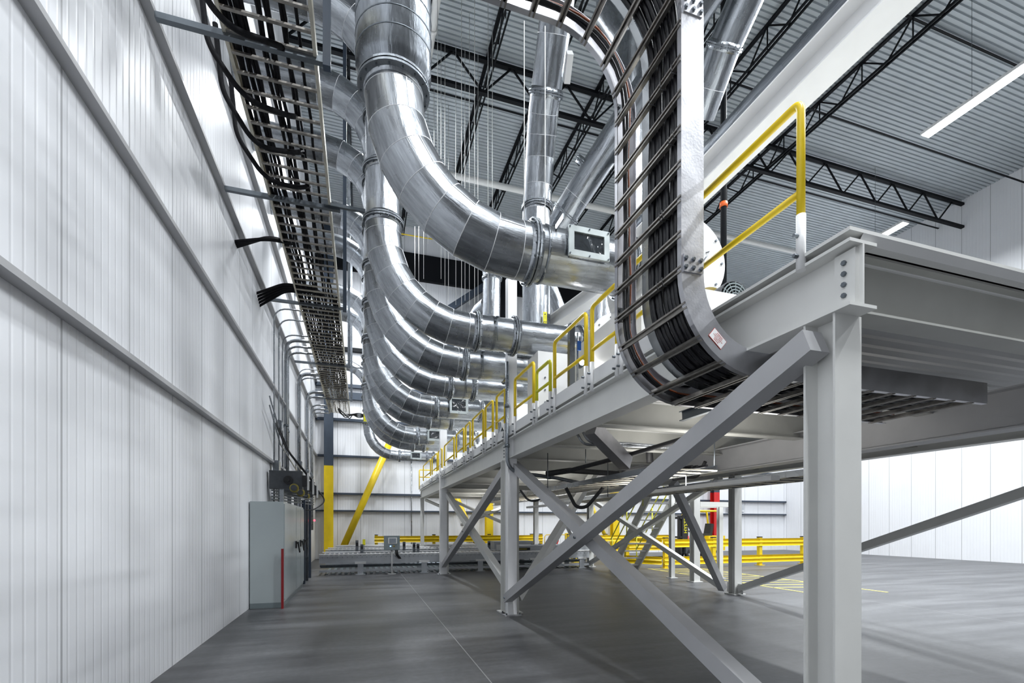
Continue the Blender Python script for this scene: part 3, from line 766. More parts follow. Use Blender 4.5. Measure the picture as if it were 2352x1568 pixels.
run('drain_pipe', [at(1290, 1085, d=8.2), at(1450, 1043, d=7.2), at(1690, 972, d=6.0)], .036, 'rubber', 'thick black pipe slung diagonally under the platform', 'pipe', .1)
run('drain_pipe', [at(1255, 1088, d=8.5), at(1310, 1080, d=8.6), at(1420, 1088, d=9.0)], .05, 'rubber', 'short black pipe with a valve behind the nearest column', 'pipe', .1)
run('drain_pipe', [at(1488, 1000, d=8.2), at(1493, 1062, d=8.2)], .06, 'rubber', 'black upright hose stub hanging between the platform beams', 'pipe', .1)
# hopper and chute seen under the deck
b = MB()
a = [at(1345, 985, d=6.6), at(1372, 980, d=6.6), at(1452, 1062, d=7.2), at(1425, 1066, d=7.2)]
b.bar((a[0]+a[1])/2, (a[2]+a[3])/2, rect(.17, .2), 'aluminium'); tag(b.build('spout'), 'shiny sheet metal chute slanting down under the platform', 'chute')
# light cable trays under the platform
for (z, x0, x1, y0, y1, l) in ((2.32, 3.6, 4.3, 5.0, 14.5, 'wire cable tray hung under the platform behind the nearest column'), (2.25, 5.2, 5.9, 4.4, 12.0, 'ladder tray hung under the platform at the right')):
    t = thing('cable_tray', (x0, y0, z), l, 'cable tray')
    b = MB()
    for x in (x0, x1): b.bar((x, y0, z), (x, y1, z), rect(.02, .08), 'galv')
    b.build('side_rail', t)
    b = MB(); y = y0
    while y < y1: b.bar((x0, y, z-.03), (x1, y, z-.03), rect(.03, .015), 'tray_cream'); y += .3
    b.build('rungs', t)
    for k in range(5):
        b = MB(); xx = x0+.1+k*.11
        b.tube([(xx+random.uniform(-.03, .03), y0+(y1-y0)*j/8, z+random.uniform(-.0, .03)) for j in range(9)], .018, 'cable_black', 8)
        tag(b.build('power_cable'), 'black cable lying in a tray under the platform', 'cable', 'black cables in the trays under the platform')
for i, (a, m_, c, l) in enumerate((((1300, 1120), (1335, 1165), (1385, 1120), 'black hose loop sagging beside the light brace'), ((1450, 1110), (1470, 1130), (1500, 1108), 'small black cable loop under the tray in the middle'), ((1545, 1100), (1590, 1095), (1620, 1060), 'thick black cable curving down at the head of the grey brace'), ((1195, 1125), (1225, 1150), (1255, 1128), 'thin black wires sagging right of the nearest column'))):
    run('hose', [at(a[0], a[1], d=8.2), at(m_[0]-12, m_[1], d=8.2), at(m_[0]+12, m_[1], d=8.2), at(c[0], c[1], d=8.0)], .03 if i in (0, 2) else .018, 'rubber', l, 'hose', .2)
for (px, y0, y1, d, l) in ((1345, 1063, 1030, 8.0, 'threaded rod under the platform, left'), (1416, 1045, 1010, 7.6, 'threaded rod under the platform, above the black pipe'), (1641, 960, 1080, 6.5, 'long threaded rod under the platform, right'), (1258, 1130, 1040, 8.3, 'long threaded rod right of the nearest column'), (1396, 1140, 1060, 8.3, 'long threaded rod in the middle under the platform')):
    b = MB(); b.tube([at(px, y0, d=d), at(px, y1, d=d)], .008, 'galv_dark', 6); tag(b.build('threaded_rod'), l, 'rod')
b = MB(); b.bar(at(1568, 957, d=5.0), at(1800, 880, d=4.0), csec(.05, .10, .008), 'galv_dark'); tag(b.build('support_channel'), 'dark strut channel carrying the bottom of the ladder tray', 'channel')

# ------------------------------------------------------------------ machines on the platform
def fan(Y, x0, label, R1=.46, depth=1.1, disc=True, boxw=.8):
    z = ZD-.07; xc = x0+.4
    t = thing('fan_unit', (xc, Y, ZT+.06), label, 'fan')
    b = MB(); y0 = Y-depth/2
    b.lathe((xc, y0, z), (0, 1, 0), [(0, 0), (0, R1), (.02, R1+.02), (.04, R1+.02), (.04, R1-.02), (depth, R1-.02), (depth, 0)], 'white_plate', 44, False); b.build('housing', t)
    b = MB(); b.box2(xc-boxw/2, xc+boxw/2, y0+.12, Y+depth/2, ZT+.06, z, 'white_plate')
    b.build('casing', t)
    b = MB(); b.box2(xc-boxw/2-.15, xc+boxw/2+1.5, y0-.8, Y+depth/2+.1, ZT+.08, ZT+.22, 'white_steel'); b.build('base_frame', t)
    b = MB(); ring_n = 10
    for k in range(ring_n):
        a = k*2*PI/ring_n; b.lathe((xc+math.cos(a)*(R1-.05), y0, z+math.sin(a)*(R1-.05)), (0, -1, 0), [(0, .013), (.02, .013), (.02, 0)], 'galv_dark', 6, False)
    b.build('cover_bolts', t)
    b = MB(); hx = xc+.16; b.tube([(hx, y0, z-.07), (hx-.02, y0-.06, z-.03), (hx+.06, y0-.06, z+.08), (hx+.06, y0, z+.1)], .008, 'galv', 8); b.build('handle', t)
    return t
fan(5.15, 3.19, 'white fan housing with round bolted cover right of the ladder tray', .48)
fan(7.65, 3.70, 'white fan housing behind the double yellow posts', .48)
fan(9.6, 3.65, 'white fan casing behind the short gate panel', .5)
fan(12.9, 4.0, 'white fan casing behind the left railing panels', .5)
fan(17.3, 4.0, 'farthest white fan casing behind the small railing panels', .5)
# motor with slotted cowl at the right edge
mc = at(1688, 686, Y=3.75)
t = thing('motor', mc, 'dark electric motor with round slotted fan cowl at the right edge', 'motor')
b = MB(); b.lathe(mc, (0, 1, 0), [(0, .165), (.0, .175), (.22, .175), (.22, .15), (.7, .15), (.7, 0)], 'motor_grey', 32, False); b.build('body', t)
b = MB()
for rr in (.03, .06, .09, .12, .15): b.ring(mc-Vector((0, .005, 0)), (0, 1, 0), rr-.011, rr, .012, 'box_grey', 28)
for k in range(6): 
    a = k*PI/6; v_ = Vector((math.cos(a), 0, math.sin(a)))*.16; b.bar(mc-v_-Vector((0, .008, 0)), mc+v_-Vector((0, .008, 0)), rect(.006, .006), 'box_grey', up=(0, 1, 0))
b.build('cowl_grille', t)
b = MB(); b.lathe(mc+Vector((0, .3, .02)), (0, 1, 0), [(0, .235), (.12, .235)], 'yellow', 32); b.build('guard_band', t)
b = MB(); b.box((mc.x, mc.y+.42, mc.z-.24), (.4, .6, .16), 'white_steel'); b.build('foot', t)
b = MB(); q0 = at(1618, 742, X=3.0); b.box2(3.0, 4.4, 3.3, 4.5, ZT+.06, ZT+.36, 'white_steel'); b.box2(3.0, 3.6, 3.66, 3.69, ZT+.36, mc.z-.01, 'white_plate'); tag(b.build('machine_base'), 'white steel machine base under the motor at the right edge', 'machine base')
b = MB(); b.box2(2.95, 3.7, 4.6, 6.4, ZT+.06, 4.15, 'white_plate'); tag(b.build('equipment_casing'), 'plain white casing under the nearest duct behind the ladder tray', 'casing')
b = MB(); c0 = at(1275, 905, Y=7.3)
b.box2(c0.x-.32, c0.x+.30, 7.25, 7.75, ZT+.05, 4.42, 'white_plate')
for k in range(5):
    b.lathe((c0.x-.2, 7.25, ZT+.25+.2*k), (0, -1, 0), [(0, .014), (.02, .014), (.02, 0)], 'galv_dark', 6, False)
    b.lathe((c0.x+.22, 7.25, ZT+.25+.2*k), (0, -1, 0), [(0, .014), (.02, .014), (.02, 0)], 'galv_dark', 6, False)
tag(b.build('hopper_casing'), 'white bolted hopper casing behind the short gate panel', 'casing')
b = MB(); b.box2(3.6, 4.8, 6.1, 6.6, ZT+.06, ZT+.5, 'yellow'); tag(b.build('belt_guard'), 'yellow belt guard just behind the bright lamp', 'guard')
b = MB(); b.box2(3.0, 3.5, 8.9, 9.3, ZT+.06, ZT+.45, 'yellow'); tag(b.build('belt_guard'), 'yellow belt guard right of the nearest column', 'guard')
b = MB(); b.lathe(at(1316, 878, d=7.6), (1, -.2, 0), [(0, 0), (0, .22), (.12, .22), (.12, 0)], 'motor_grey', 28, False); tag(b.build('wheel_cover'), 'dark round cover behind the grey strut post', 'cover')
t = thing('strut_post', at(1312, 905, d=6.3), 'grey strut channel post standing behind the tall yellow railing', 'post')
a = at(1312, 905, d=6.3); c = Vector((a.x, a.y, at(1312, 745, d=6.3).z))
b = MB(); b.bar((a.x, a.y, ZT), c, rect(.075, .075), 'galv_dull', up=(0, 1, 0)); b.build('channel', t)
b = MB(); b.tube([Vector((a.x+.09, a.y, ZT+.1)), Vector((a.x+.09, a.y, c.z-.1))], .014, 'galv', 8); b.build('conduit', t)
b = MB(); b.box((a.x+.1, a.y-.03, c.z-.28), (.05, .02, .12), 'hinge_blue'); b.build('blue_tag', t)
t = thing('work_lamp', at(1337, 832, d=6.4), 'small bright lamp shining beside the tall yellow railing', 'lamp')
b = MB(); L = at(1337, 832, d=6.4); b.lathe(L, (-.1, -1, 0), [(0, .0), (.0, .035), (-.04, .045)], 'lamp_white', 16); b.build('lens', t)
b = MB(); b.lathe(L+Vector((0, .005, 0)), (-.1, -1, 0), [(0, .036), (.0, .05), (-.1, .05), (-.1, 0)], 'galv_dark', 16); b.build('housing', t)
MAT['lamp_white'].node_tree.nodes['Principled BSDF'].inputs['Emission Strength'].default_value = 60
# overhead white beam and round duct running back at the right
b = MB(); b.bar((4.75, 2.0, H+5.0), (4.75, 7.5, H+5.0), isec(.34, .36, .02, .02), 'white_plate'); tag(b.build('overhead_beam'), 'white overhead beam running back at the upper right', 'beam')
b = MB(); b.lathe((5.05, 2.0, H+5.55), (0, 1, 0), [(0, .22), (7, .22)], 'galv_dull', 32); tag(b.build('overhead_duct'), 'dull round duct lying just above the white overhead beam', 'duct')
b = MB(); b.bar(at(1256, 752, d=9.6), at(1395, 655, d=8.0), isec(.22, .24, .02, .02), 'white_plate'); tag(b.build('sloping_beam'), 'white sloping beam under the nearest duct, behind the railing', 'beam')
p = at(1662, 560, d=10.5); run('drop_pipe', [(p.x, p.y, 5.2), (p.x, p.y, 15)], .065, 'joist_black', 'black upright pipe with an orange band at the upper right', 'pipe', 0)
b = MB(); q = at(1662, 471, d=10.5); b.lathe(q, Z, [(-.05, .067), (-.05, .085), (.05, .085), (.05, .067)], 'orange', 14); tag(b.build('pipe_band'), 'orange band around the black upright pipe', 'band')

# ------------------------------------------------------------------ foreground ladder tray
YNr, YFr = 2.62, 3.47
XA, XB = 1.976, 2.15
th_ = XB-XA
def tray_path(off, n=10):
    """side profile (x, z); off = distance from the rung side (0) toward the cable side (th_)"""
    pts = []
    c1 = (1.40, 4.93); r1 = .576+off       # upper bend, rung side inside
    pts.append((-.6, 4.93+r1)); 
    for k in range(n+1):
        a = PI/2-k/n*PI/2; pts.append((c1[0]+r1*math.cos(a), c1[1]+r1*math.sin(a)))
    c2 = (2.61, 3.25); r2 = c2[0]-XA-off
    for k in range(n+1):
        a = PI+k/n*PI/2; pts.append((c2[0]+r2*math.cos(a), c2[1]+r2*math.sin(a)))
    pts.append((5.0, c2[1]-r2))
    return pts
def path_len(P):
    L = [0]
    for i in range(1, len(P)): L.append(L[-1]+math.dist(P[i-1], P[i]))
    return L
def path_at(P, L, s):
    for i in range(1, len(P)):
        if s <= L[i]:
            w = (s-L[i-1])/(L[i]-L[i-1]); p = [P[i-1][j]*(1-w)+P[i][j]*w for j in (0, 1)]
            d = Vector((P[i][0]-P[i-1][0], 0, P[i][1]-P[i-1][1])).normalized(); return Vector((p[0], 0, p[1])), d
    return Vector((P[-1][0], 0, P[-1][1])), Vector((1, 0, 0))
tray = thing('ladder_tray', (XA, YNr, 2.6), 'large aluminium cable ladder tray sweeping down in the right foreground', 'cable tray')
def rail(y, s, mat):
    """C rail: web at y, flanges reach s*.04 inward"""
    pin, pout = tray_path(0, 14), tray_path(th_, 14)
    b = MB(); fl = .042*s; t = .004*s
    n = len(pin); rings = []
    for i in range(n):
        a = Vector((pin[i][0], 0, pin[i][1])); c = Vector((pout[i][0], 0, pout[i][1])); e = (c-a).normalized()*.005
        def P(v, yy): return Vector((v.x, yy, v.z))
        rings.append([P(a, y), P(c, y), P(c, y+fl), P(c-e, y+fl), P(c-e, y+t), P(a+e, y+t), P(a+e, y+fl), P(a, y+fl)])
    b.quadgrid(rings, mat, False, True, True)
    o = b.build('side_rail', tray); return o
o = rail(YNr, 1, 'aluminium'); o['label'] = 'bright side rail nearer the camera'
rail(YFr, -1, 'aluminium')
Pr = tray_path(.012); Lr = path_len(Pr)
sref = None; s = .25; k = 0
first = None
while s < Lr[-1]-.1:
    p, d = path_at(Pr, Lr, s)
    nrm = Vector((d.z, 0, -d.x))      # toward the camera side
    b = MB(); y0, y1 = YNr+.006, YFr-.006
    # rung channel: opening faces the camera side
    out = -nrm if False else nrm
    ctr = Vector((p.x, 0, p.z))
    prof = strut(.044, .030, .005, .012)
    side = Vector((0, 1, 0)).cross(out).normalized()
    rings = [[Vector((0, yy, 0))+ctr+side*a_+out*(b_-.012) for a_, b_ in prof] for yy in (y0, y1)]
    b.quadgrid(rings, 'rung_metal', False, True, True)
    b.build('rung', tray, loc=(ctr.x, y0, ctr.z)); s += .2285
# divider strip
pd = tray_path(.03, 14); pd2 = tray_path(.10, 14)
b = MB(); b.quadgrid([[Vector((pd[i][0], 3.115, pd[i][1])), Vector((pd2[i][0], 3.115, pd2[i][1])), Vector((pd2[i][0], 3.119, pd2[i][1])), Vector((pd[i][0], 3.119, pd[i][1])) ] for i in range(len(pd))], 'galv', False, True, True); b.build('divider_strip', tray)
# splice plates
for zc_, l in ((3.30, 'bolted splice plate on the near rail above the lower bend'), (4.98, 'bolted splice plate on the near rail at the top')):
    b = MB(); b.box(((XA+XB)/2, YNr-.004, zc_), (th_*.82, .006, .115), 'aluminium'); o = b.build('splice_plate', tray); o['label'] = l
    b = MB()
    for sx in (-.058, 0, .058):
        for sz in (-.028, .028): b.lathe(((XA+XB)/2+sx, YNr-.007, zc_+sz), (0, -1, 0), [(0, .016), (.004, .016), (.004, .011), (.014, .011), (.014, 0)], 'galv_dull', 6, False)
    b.build('splice_bolts', o)
for zc_ in (3.32, 4.98):
    b = MB(); b.box(((XA+XB)/2, YFr-.007, zc_), (th_*.8, .004, .11), 'galv')
    for sx in (-.05, .05):
        for sz in (-.028, .028): b.lathe(((XA+XB)/2+sx, YFr-.009, zc_+sz), (0, -1, 0), [(0, .012), (.012, .012), (.012, 0)], 'galv_dull', 6, False)
    b.build('splice_plate', tray)
# warning sticker on the near rail
sp = at(1648.5, 777.5, Y=YNr-.003)
ex = Vector((.76, 0, -.65)).normalized()
b = MB(); Mr = Matrix((ex, Vector((0, 1, 0)), ex.cross(Vector((0, 1, 0))))).transposed()
b.box(sp, (.129, .001, .074), 'lettering_red', Mr); b.box(sp-Vector((0, .0008, 0)), (.124, .001, .069), 'lettering_white', Mr)
st = b.build('warning_sticker', tray); st['label'] = 'white warning sticker with a red border on the near rail'
for k in range(5):
    o2 = text('lettering', ('WARNING', 'DO NOT USE AS A', 'WALKWAY LADDER OR', 'SUPPORT FOR', 'PERSONNEL')[k], .012 if k == 0 else .0085, (0, 0, 0), (0, 0, 0), 'lettering_red', None, .0003)
    up = Mr @ Vector((0, 0, 1)); up = up if up.z > 0 else -up
    zz = -Vector((0, 1, 0)); rx = up.cross(zz)
    o2.rotation_euler = Matrix((rx, up, zz)).transposed().to_euler(); o2.parent = st
    o2.location = (sp-Vector((0, .0018, 0))+up*(.023-.0115*k))-wl(st)
# cables in the tray
def tray_cable(y, off, r, mat, label, group=None, wob=.008, ph=0.):
    P = tray_path(off, 12); pts = []
    n = len(P)
    L = path_len(P); m = 90
    for k in range(m+1):
        p, d = path_at(P, L, L[-1]*k/m)
        pts.append(Vector((p.x, y+wob*math.sin(k*.33+ph)+wob*.6*math.sin(k*.81+ph*2), p.z)))
    b = MB(); b.tube(pts, r, mat, 8); o = b.build('tray_cable'); tag(o, label, 'cable', group)
g = 'thick black cables on the near side of the ladder tray'
for k in range(10): tray_cable(YNr+.035+k*.0435, .052+.008*(k % 2), .0195, 'cable_black', 'thick black power cable packed on the near side of the ladder tray', g, .007, k*1.3)
for k in range(8): tray_cable(YNr+.06+k*.047, .095, .0195, 'cable_black', 'thick black power cable packed on the near side of the ladder tray', g, .009, k*.9+2)
tray_cable(YFr-.075, .046, .013, 'cable_black', 'thin black cable beside the far rail, next to the rusty one', None, .007, 3)
tray_cable(YFr-.105, .05, .012, 'cable_black', 'thin black cable beside the far rail, outermost of its bunch', None, .009, .5)
tray_cable(YFr-.052, .075, .012, 'cable_black', 'thin black cable tucked against the far rail', None, .006, 5)
tray_cable(YFr-.10, .075, .008, 'cable_rust', 'rusty brown cable running along the far rail', None, .012, 1)
# cable ties
for (sz, y0, y1) in ((4.62, 2.70, 2.95), (4.17, 2.68, 2.78), (3.72, 2.8, 2.86), (3.26, 2.80, 2.92)):
    b = MB()
    for k in range(3 if y1-y0 > .2 else 2):
        yy = y0+(y1-y0)*k/2; b.tube([(XA-.014, yy, sz-.03), (XA-.014, yy+.01, sz+.03), (XA+.06, yy+.02, sz+.035), (XA+.06, yy, sz-.03), (XA-.014, yy, sz-.03)], .003, 'rubber', 6)
    tag(b.build('cable_tie'), 'black ties lashing the thick cables to the rung at height %s' % {4.62: 'near the top', 4.17: 'below the topmost ties', 3.72: 'halfway down', 3.26: 'just above the bend'}[sz], 'cable tie')

# ------------------------------------------------------------------ left ladder tray by the wall
lx0, lx1, lz = -1.35, -.45, 6.67
lt = thing('ladder_tray', (lx1, 3, lz), 'long pale ladder tray hung along the left wall', 'cable tray')
for x, s in ((lx0, 1), (lx1, -1)):
    b = MB(); b.bar((x, 2.4, lz+.06), (x, 23.2, lz+.06), [(a*s, q) for a, q in csec(.035, .15, .006)][::s], 'tray_cream'); b.build('side_rail', lt)
b = MB(); b.bar((lx0, 2.5, lz), (lx1, 2.5, lz), rect(.035, .022), 'rung_metal'); first = b.build('rung', lt, loc=(lx0, 2.5, lz))
for k in range(1, 34): copypart(first, lt, (0, .235*k, 0))
b = MB(); b.bar((lx0, 2.5+.235*34, lz), (lx1, 2.5+.235*34, lz), rect(.035, .022), 'rung_pale'); second = b.build('rung', lt, loc=(lx0, 2.5+.235*34, lz))
for k in range(1, 54): copypart(second, lt, (0, .235*k, 0))
for k, y in enumerate((5.6, 8.15, 11.85, 16.1, 20.4)):
    t = thing('trapeze_hanger', (lx1+.1, y, lz-.06), 'strut trapeze carrying the left ladder tray, %s from the camera' % ORD[k], 'hanger')
    b = MB(); b.bar((XL+.1, y, lz-.05), (lx1+.14, y, lz-.05), strut(.06, .06), 'galv_dark'); b.build('channel', t)
    if k != 1:
        b = MB(); b.bar((lx1+.10, y, lz-.08), (lx1+.10, y, ZC-.1), rect(.08, .08), 'navy' if k in (0, 2) else 'galv_dull', up=(0, 1, 0)); b.build('post', t)
# unistrut from tray to duct
b = MB(); b.bar((lx1-.1, 8.1, lz-.02), (XV-.1, 8.1, lz-.02), strut(.05, .05), 'galv_dark'); tag(b.build('tie_strut'), 'dark strut tying the left ladder tray to the second duct', 'strut')
b = MB(); b.bar((lx1-.1, 16.15, lz-.02), (XV-.2, 16.15, lz-.02), rect(.03, .03), 'galv'); tag(b.build('tie_strut'), 'thin rod tying the left ladder tray to the far ducts', 'strut')
g = 'black cables lying in the left ladder tray'
for k in range(26):
    long_ = k % 26 in (0, 1, 2, 3, 4, 5, 6, 10, 11, 12, 13, 17, 18, 22)
    xx = lx0+.06+k*.031; b = MB()
    yst = 2.4 if long_ else random.choice((10.6, 11.5, 12.2)); yend = random.choice((23, 19, 21)); m = 40
    b.tube([(xx+random.uniform(-.022, .022), yst+(yend-yst)*j/m, lz+.035+random.uniform(0, .045)) for j in range(m+1)], random.choice((.014, .018, .022)), 'cable_matt', 7)
    tag(b.build('power_cable'), 'black cable lying in the left ladder tray', 'cable', g)
# cables looping out of the tray to the wall
def drop(pts, r, label, mat='cable_black', cat='cable'):
    b = MB(); P = fillet([Vector(p) for p in pts], .5, 8); b.tube(P, r, 'cable_matt' if mat == 'cable_black' else mat, 8); tag(b.build('drop_cable'), label, cat)
for k in range(5): drop([(XL-.02, 11.0+.08*k, lz-.30-.03*k), (XL+.5, 11+.08*k, lz-.02), (lx0+.4, 11.2+.07*k, lz+.10), (lx0+.6, 11.6, lz+.08)], .026, ['topmost thick black cable leaving the wall to the left tray', 'second thick black cable leaving the wall to the left tray', 'third thick black cable leaving the wall to the left tray', 'fourth thick black cable leaving the wall to the left tray', 'lowest thick black cable leaving the wall to the left tray'][k])
for k in range(4): drop([(XL-.02, 9.2+.05*k, lz-.25), (XL+.5, 9.2+.05*k, lz-.1+.04*k), (lx0+.2, 9.6, lz+.1)], .03, ['upper', 'second', 'third', 'lower'][k]+' cable of the black bunch with a blue stripe at the left edge')
for k, (y, s) in enumerate(((5.0, .5), (5.9, .4), (6.5, .55), (7.2, .45), (4.3, .4))):
    drop([(lx0-.3, y, lz+.9), (lx0-.25, y+.1, lz+.2), (lx0+.1, y+.2, lz-.0-s*.6), (lx0+.5, y+.4, lz-.15), (lx0+.6, y+.7, lz+.1)], .03, ['black cable looping under the left tray near the top', 'black cable loop under the left tray, second from the top', 'wide black cable loop under the left tray, third from the top', 'black cable loop under the left tray beside the tie strut', 'black cable loop under the left tray at the very top'][k])
for k in range(5):
    y = 22.3+.15*k; drop([(lx0+.4, 22.0, lz+.03), (lx0+.5+.1*k, y, lz-.22-.05*(k % 3)), (lx1+.1, 22.6, lz-.1), (XV-.4, 22.6+.1*k, lz-.02-.04*k), (XV-.1, 22.6, lz-.12)], .02, ['first', 'second', 'third', 'fourth', 'fifth'][k]+' tangled black cable hanging off the far end of the left tray', 'rubber')
# wall conduits with elbows up to the tray
def wallcond(y, ztop, zbot, r, label, x1=lx0+.05, bend=.35, mat='galv'):
    run('wall_conduit', [Vector((x1, y, ztop)), Vector((XL+.09, y, ztop)), Vector((XL+.09, y, zbot))], r, mat, label, 'conduit', bend, [(Vector((XL+.09, y, zbot+(ztop-zbot)*.45)), Z)])
zl = lz+.02
for k, (y, zt, zb, r) in enumerate(((12.5, 6.75, 2.1, .018), (13.2, 6.78, 2.1, .018), (13.8, 6.62, 2.2, .018), (14.4, 6.7, 2.4, .045), (14.6, 6.6, 2.4, .03), (14.8, 6.5, 2.4, .03), (17.2, 6.78, 2.4, .016), (17.35, 6.66, 1.2, .06), (17.6, 6.6, 1.2, .022), (19.9, 6.74, 1.2, .06), (20.15, 6.62, 1.4, .03), (21.4, 6.6, 1.4, .035), (21.7, 6.5, 1.4, .035), (22.0, 6.42, 1.4, .035))):
    wallcond(y, zt, zb, r, 'galvanised conduit bending from the left tray down the wall, %s from the camera' % ['first', 'second', 'third', 'fourth', 'fifth', 'sixth', 'seventh', 'eighth (thick)', 'ninth', 'tenth (thick)', 'eleventh', 'twelfth', 'thirteenth', 'fourteenth'][k])
for y, l in ((17.8, 'small red tag on the left wall between the thick conduits'), (20.6, 'small red tag on the left wall beyond the thick conduits')):
    b = MB(); b.box((XL+.02, y, 5.9), (.03, .12, .3), 'red'); tag(b.build('wall_tag'), l, 'tag')
# horizontal conduit and boxes low on left wall
for k, (y, z) in enumerate(((12.9, 3.3), (13.1, 3.5))):
    run('wall_conduit', [Vector((XL+.16, 11.5, z+.9)), Vector((XL+.16, y, z+.3)), Vector((XL+.16, 19, z-.3))], .018, 'galv', ['lower', 'upper'][k]+' thin conduit running level along the left wall above the cabinets', 'conduit', .2)
for k, (y, z, s) in enumerate(((13.0, 4.05, .22), (17.2, 3.6, .2), (12.6, 3.0, .25))):
    b = MB(); b.box((XL+.13, y, z), (.12, s, s*1.1), 'galv_dull'); b.box((XL+.195, y, z), (.01, s*.9, s), 'galv'); tag(b.build('junction_box'), 'grey junction box on the left wall, %s' % ['above the dark gear units', 'lower on the thick conduit', 'at the left edge just over the gear units'][k], 'box')

# ------------------------------------------------------------------ cabinets and gear on the left
XC = -1.41
for k, (y0, y1, l) in enumerate(((10.25, 12.0, 'nearest grey electrical cabinet at the left edge'), (12.0, 12.85, 'middle narrow grey cabinet with black door handle'), (12.85, 13.62, 'last grey cabinet at the end of the row'))):
    t = thing('cabinet', (XC-.3, y0, 0), l, 'cabinet')
    b = MB(); b.box2(XL+.02, XC-.02, y0, y1-.004, .1, 2.06, 'cabinet'); b.build('body', t)
    b = MB(); b.box2(XL+.02, XC-.03, y0, y1, 0, .1, 'cabinet_dark'); b.build('plinth', t)
    b = MB(); b.box2(XC-.02, XC, y0+.02, y1-.02, .16, 2.02, 'cabinet'); dr = b.build('door', t)
    b = MB(); yh = y1-.10
    b.box2(XC, XC+.03, yh-.035, yh+.035, 1.08, 1.24, 'rubber'); b.bar((XC+.05, yh, 1.22), (XC+.09, yh-.01, .98), rect(.03, .04), 'rubber'); b.box2(XC+.02, XC+.07, yh-.02, yh+.02, 1.18, 1.22, 'rubber')
    b.build('handle', dr)
b = MB(); b.box2(XC-.04, XC+.0, 10.08, 10.14, 0, 1.15, 'dark_red'); tag(b.build('red_post'), 'dark red post at the left edge before the grey cabinets', 'post')
# gear units stacked on the cabinets
for k in range(3):
    y = 12.1+1.25*k; z = 2.62-.02*k
    t = thing('gear_unit', (XL+.5, y, z-.3), 'dark grey drive unit above the cabinets, %s' % ['nearest of three', 'middle of three', 'farthest of three'][k], 'drive unit')
    b = MB(); b.box2(XL+.05, XC+.12, y, y+.22, z-.18, z+.24, 'motor_grey'); b.build('housing', t)
    b = MB(); b.lathe((XL+.45, y-.0, z+.02), (0, -1, 0), [(0, .1), (.05, .1), (.05, .04), (.09, .04), (.09, 0)], 'rubber', 20, False); b.build('motor_end', t)
    b = MB(); b.lathe((XC-.05, y-.02, z-.16), (0, -1, 0), [(-.1, .10), (.04, .10), (.05, .06), (.05, 0)], 'brass_dull', 20, False)
    b.lathe((XC-.05, y-.09, z-.16), (0, -1, 0), [(0, .07), (.03, .07), (.03, 0)], 'motor_grey', 20, False); b.build('pulley', t)
    b = MB(); b.box2(XC+.12, XC+.22, y-.02, y+.2, z-.12, z+.14, 'rubber'); b.box2(XC+.22, XC+.26, y+.02, y+.08, z-.2, z+.2, 'white_plate'); b.build('connector', t)
    b = MB(); b.bar((XL+.3, y+.1, 2.06), (XL+.3, y+.1, z-.15), rect(.09, .06), 'galv'); b.build('stand', t)
b = MB()
for k in range(4): b.bar((XL+.1, 12.2, 2.2+.07*k), (XC+.1, 15.0, 2.2+.07*k), rect(.05, .03), 'galv_dark')
tag(b.build('gear_rails'), 'dark rails running under the drive units on the cabinets', 'rail')
for k, (a, m1, m2, c, l) in enumerate((((-1.9, 12.6, 4.05), (-1.7, 13.2, 3.4), (-1.35, 14.4, 2.9), (-1.1, 14.8, 2.5), 'black cable swooping from the wall box down to the drive units'), ((-1.9, 12.4, 4.0), (-1.75, 12.9, 3.5), (-1.3, 13.6, 2.9), (-1.15, 13.5, 2.7), 'second black cable drooping onto the middle drive unit'), ((-1.15, 14.8, 2.6), (-.95, 14.9, 2.3), (-1.3, 14.6, 2.0), (-1.7, 14.2, 2.1), 'black cable looping under the farthest drive unit'))):
    run('hose', [Vector(a), Vector(m1), Vector(m2), Vector(c)], .018, 'rubber', l, 'cable', .5)
# dark rack frame behind the cabinets
for k, y in enumerate((14.2, 15.0, 15.8)):
    b = MB(); b.bar((XC-.03, y, 0), (XC-.03, y, 2.3), csec(.09, .09, .01), 'navy' if k != 1 else 'galv_dull'); tag(b.build('rack_post'), ['dark upright rack post just past the cabinets', 'grey upright rack post between two dark ones', 'second dark upright rack post, beside the red light'][k], 'post')
b = MB(); b.lathe((XC+.07, 15.75, 1.75), (0, -1, 0), [(0, .03), (.03, .025), (.04, 0)], 'led_red', 12); tag(b.build('signal_light'), 'tiny glowing red light on the rack post', 'light')

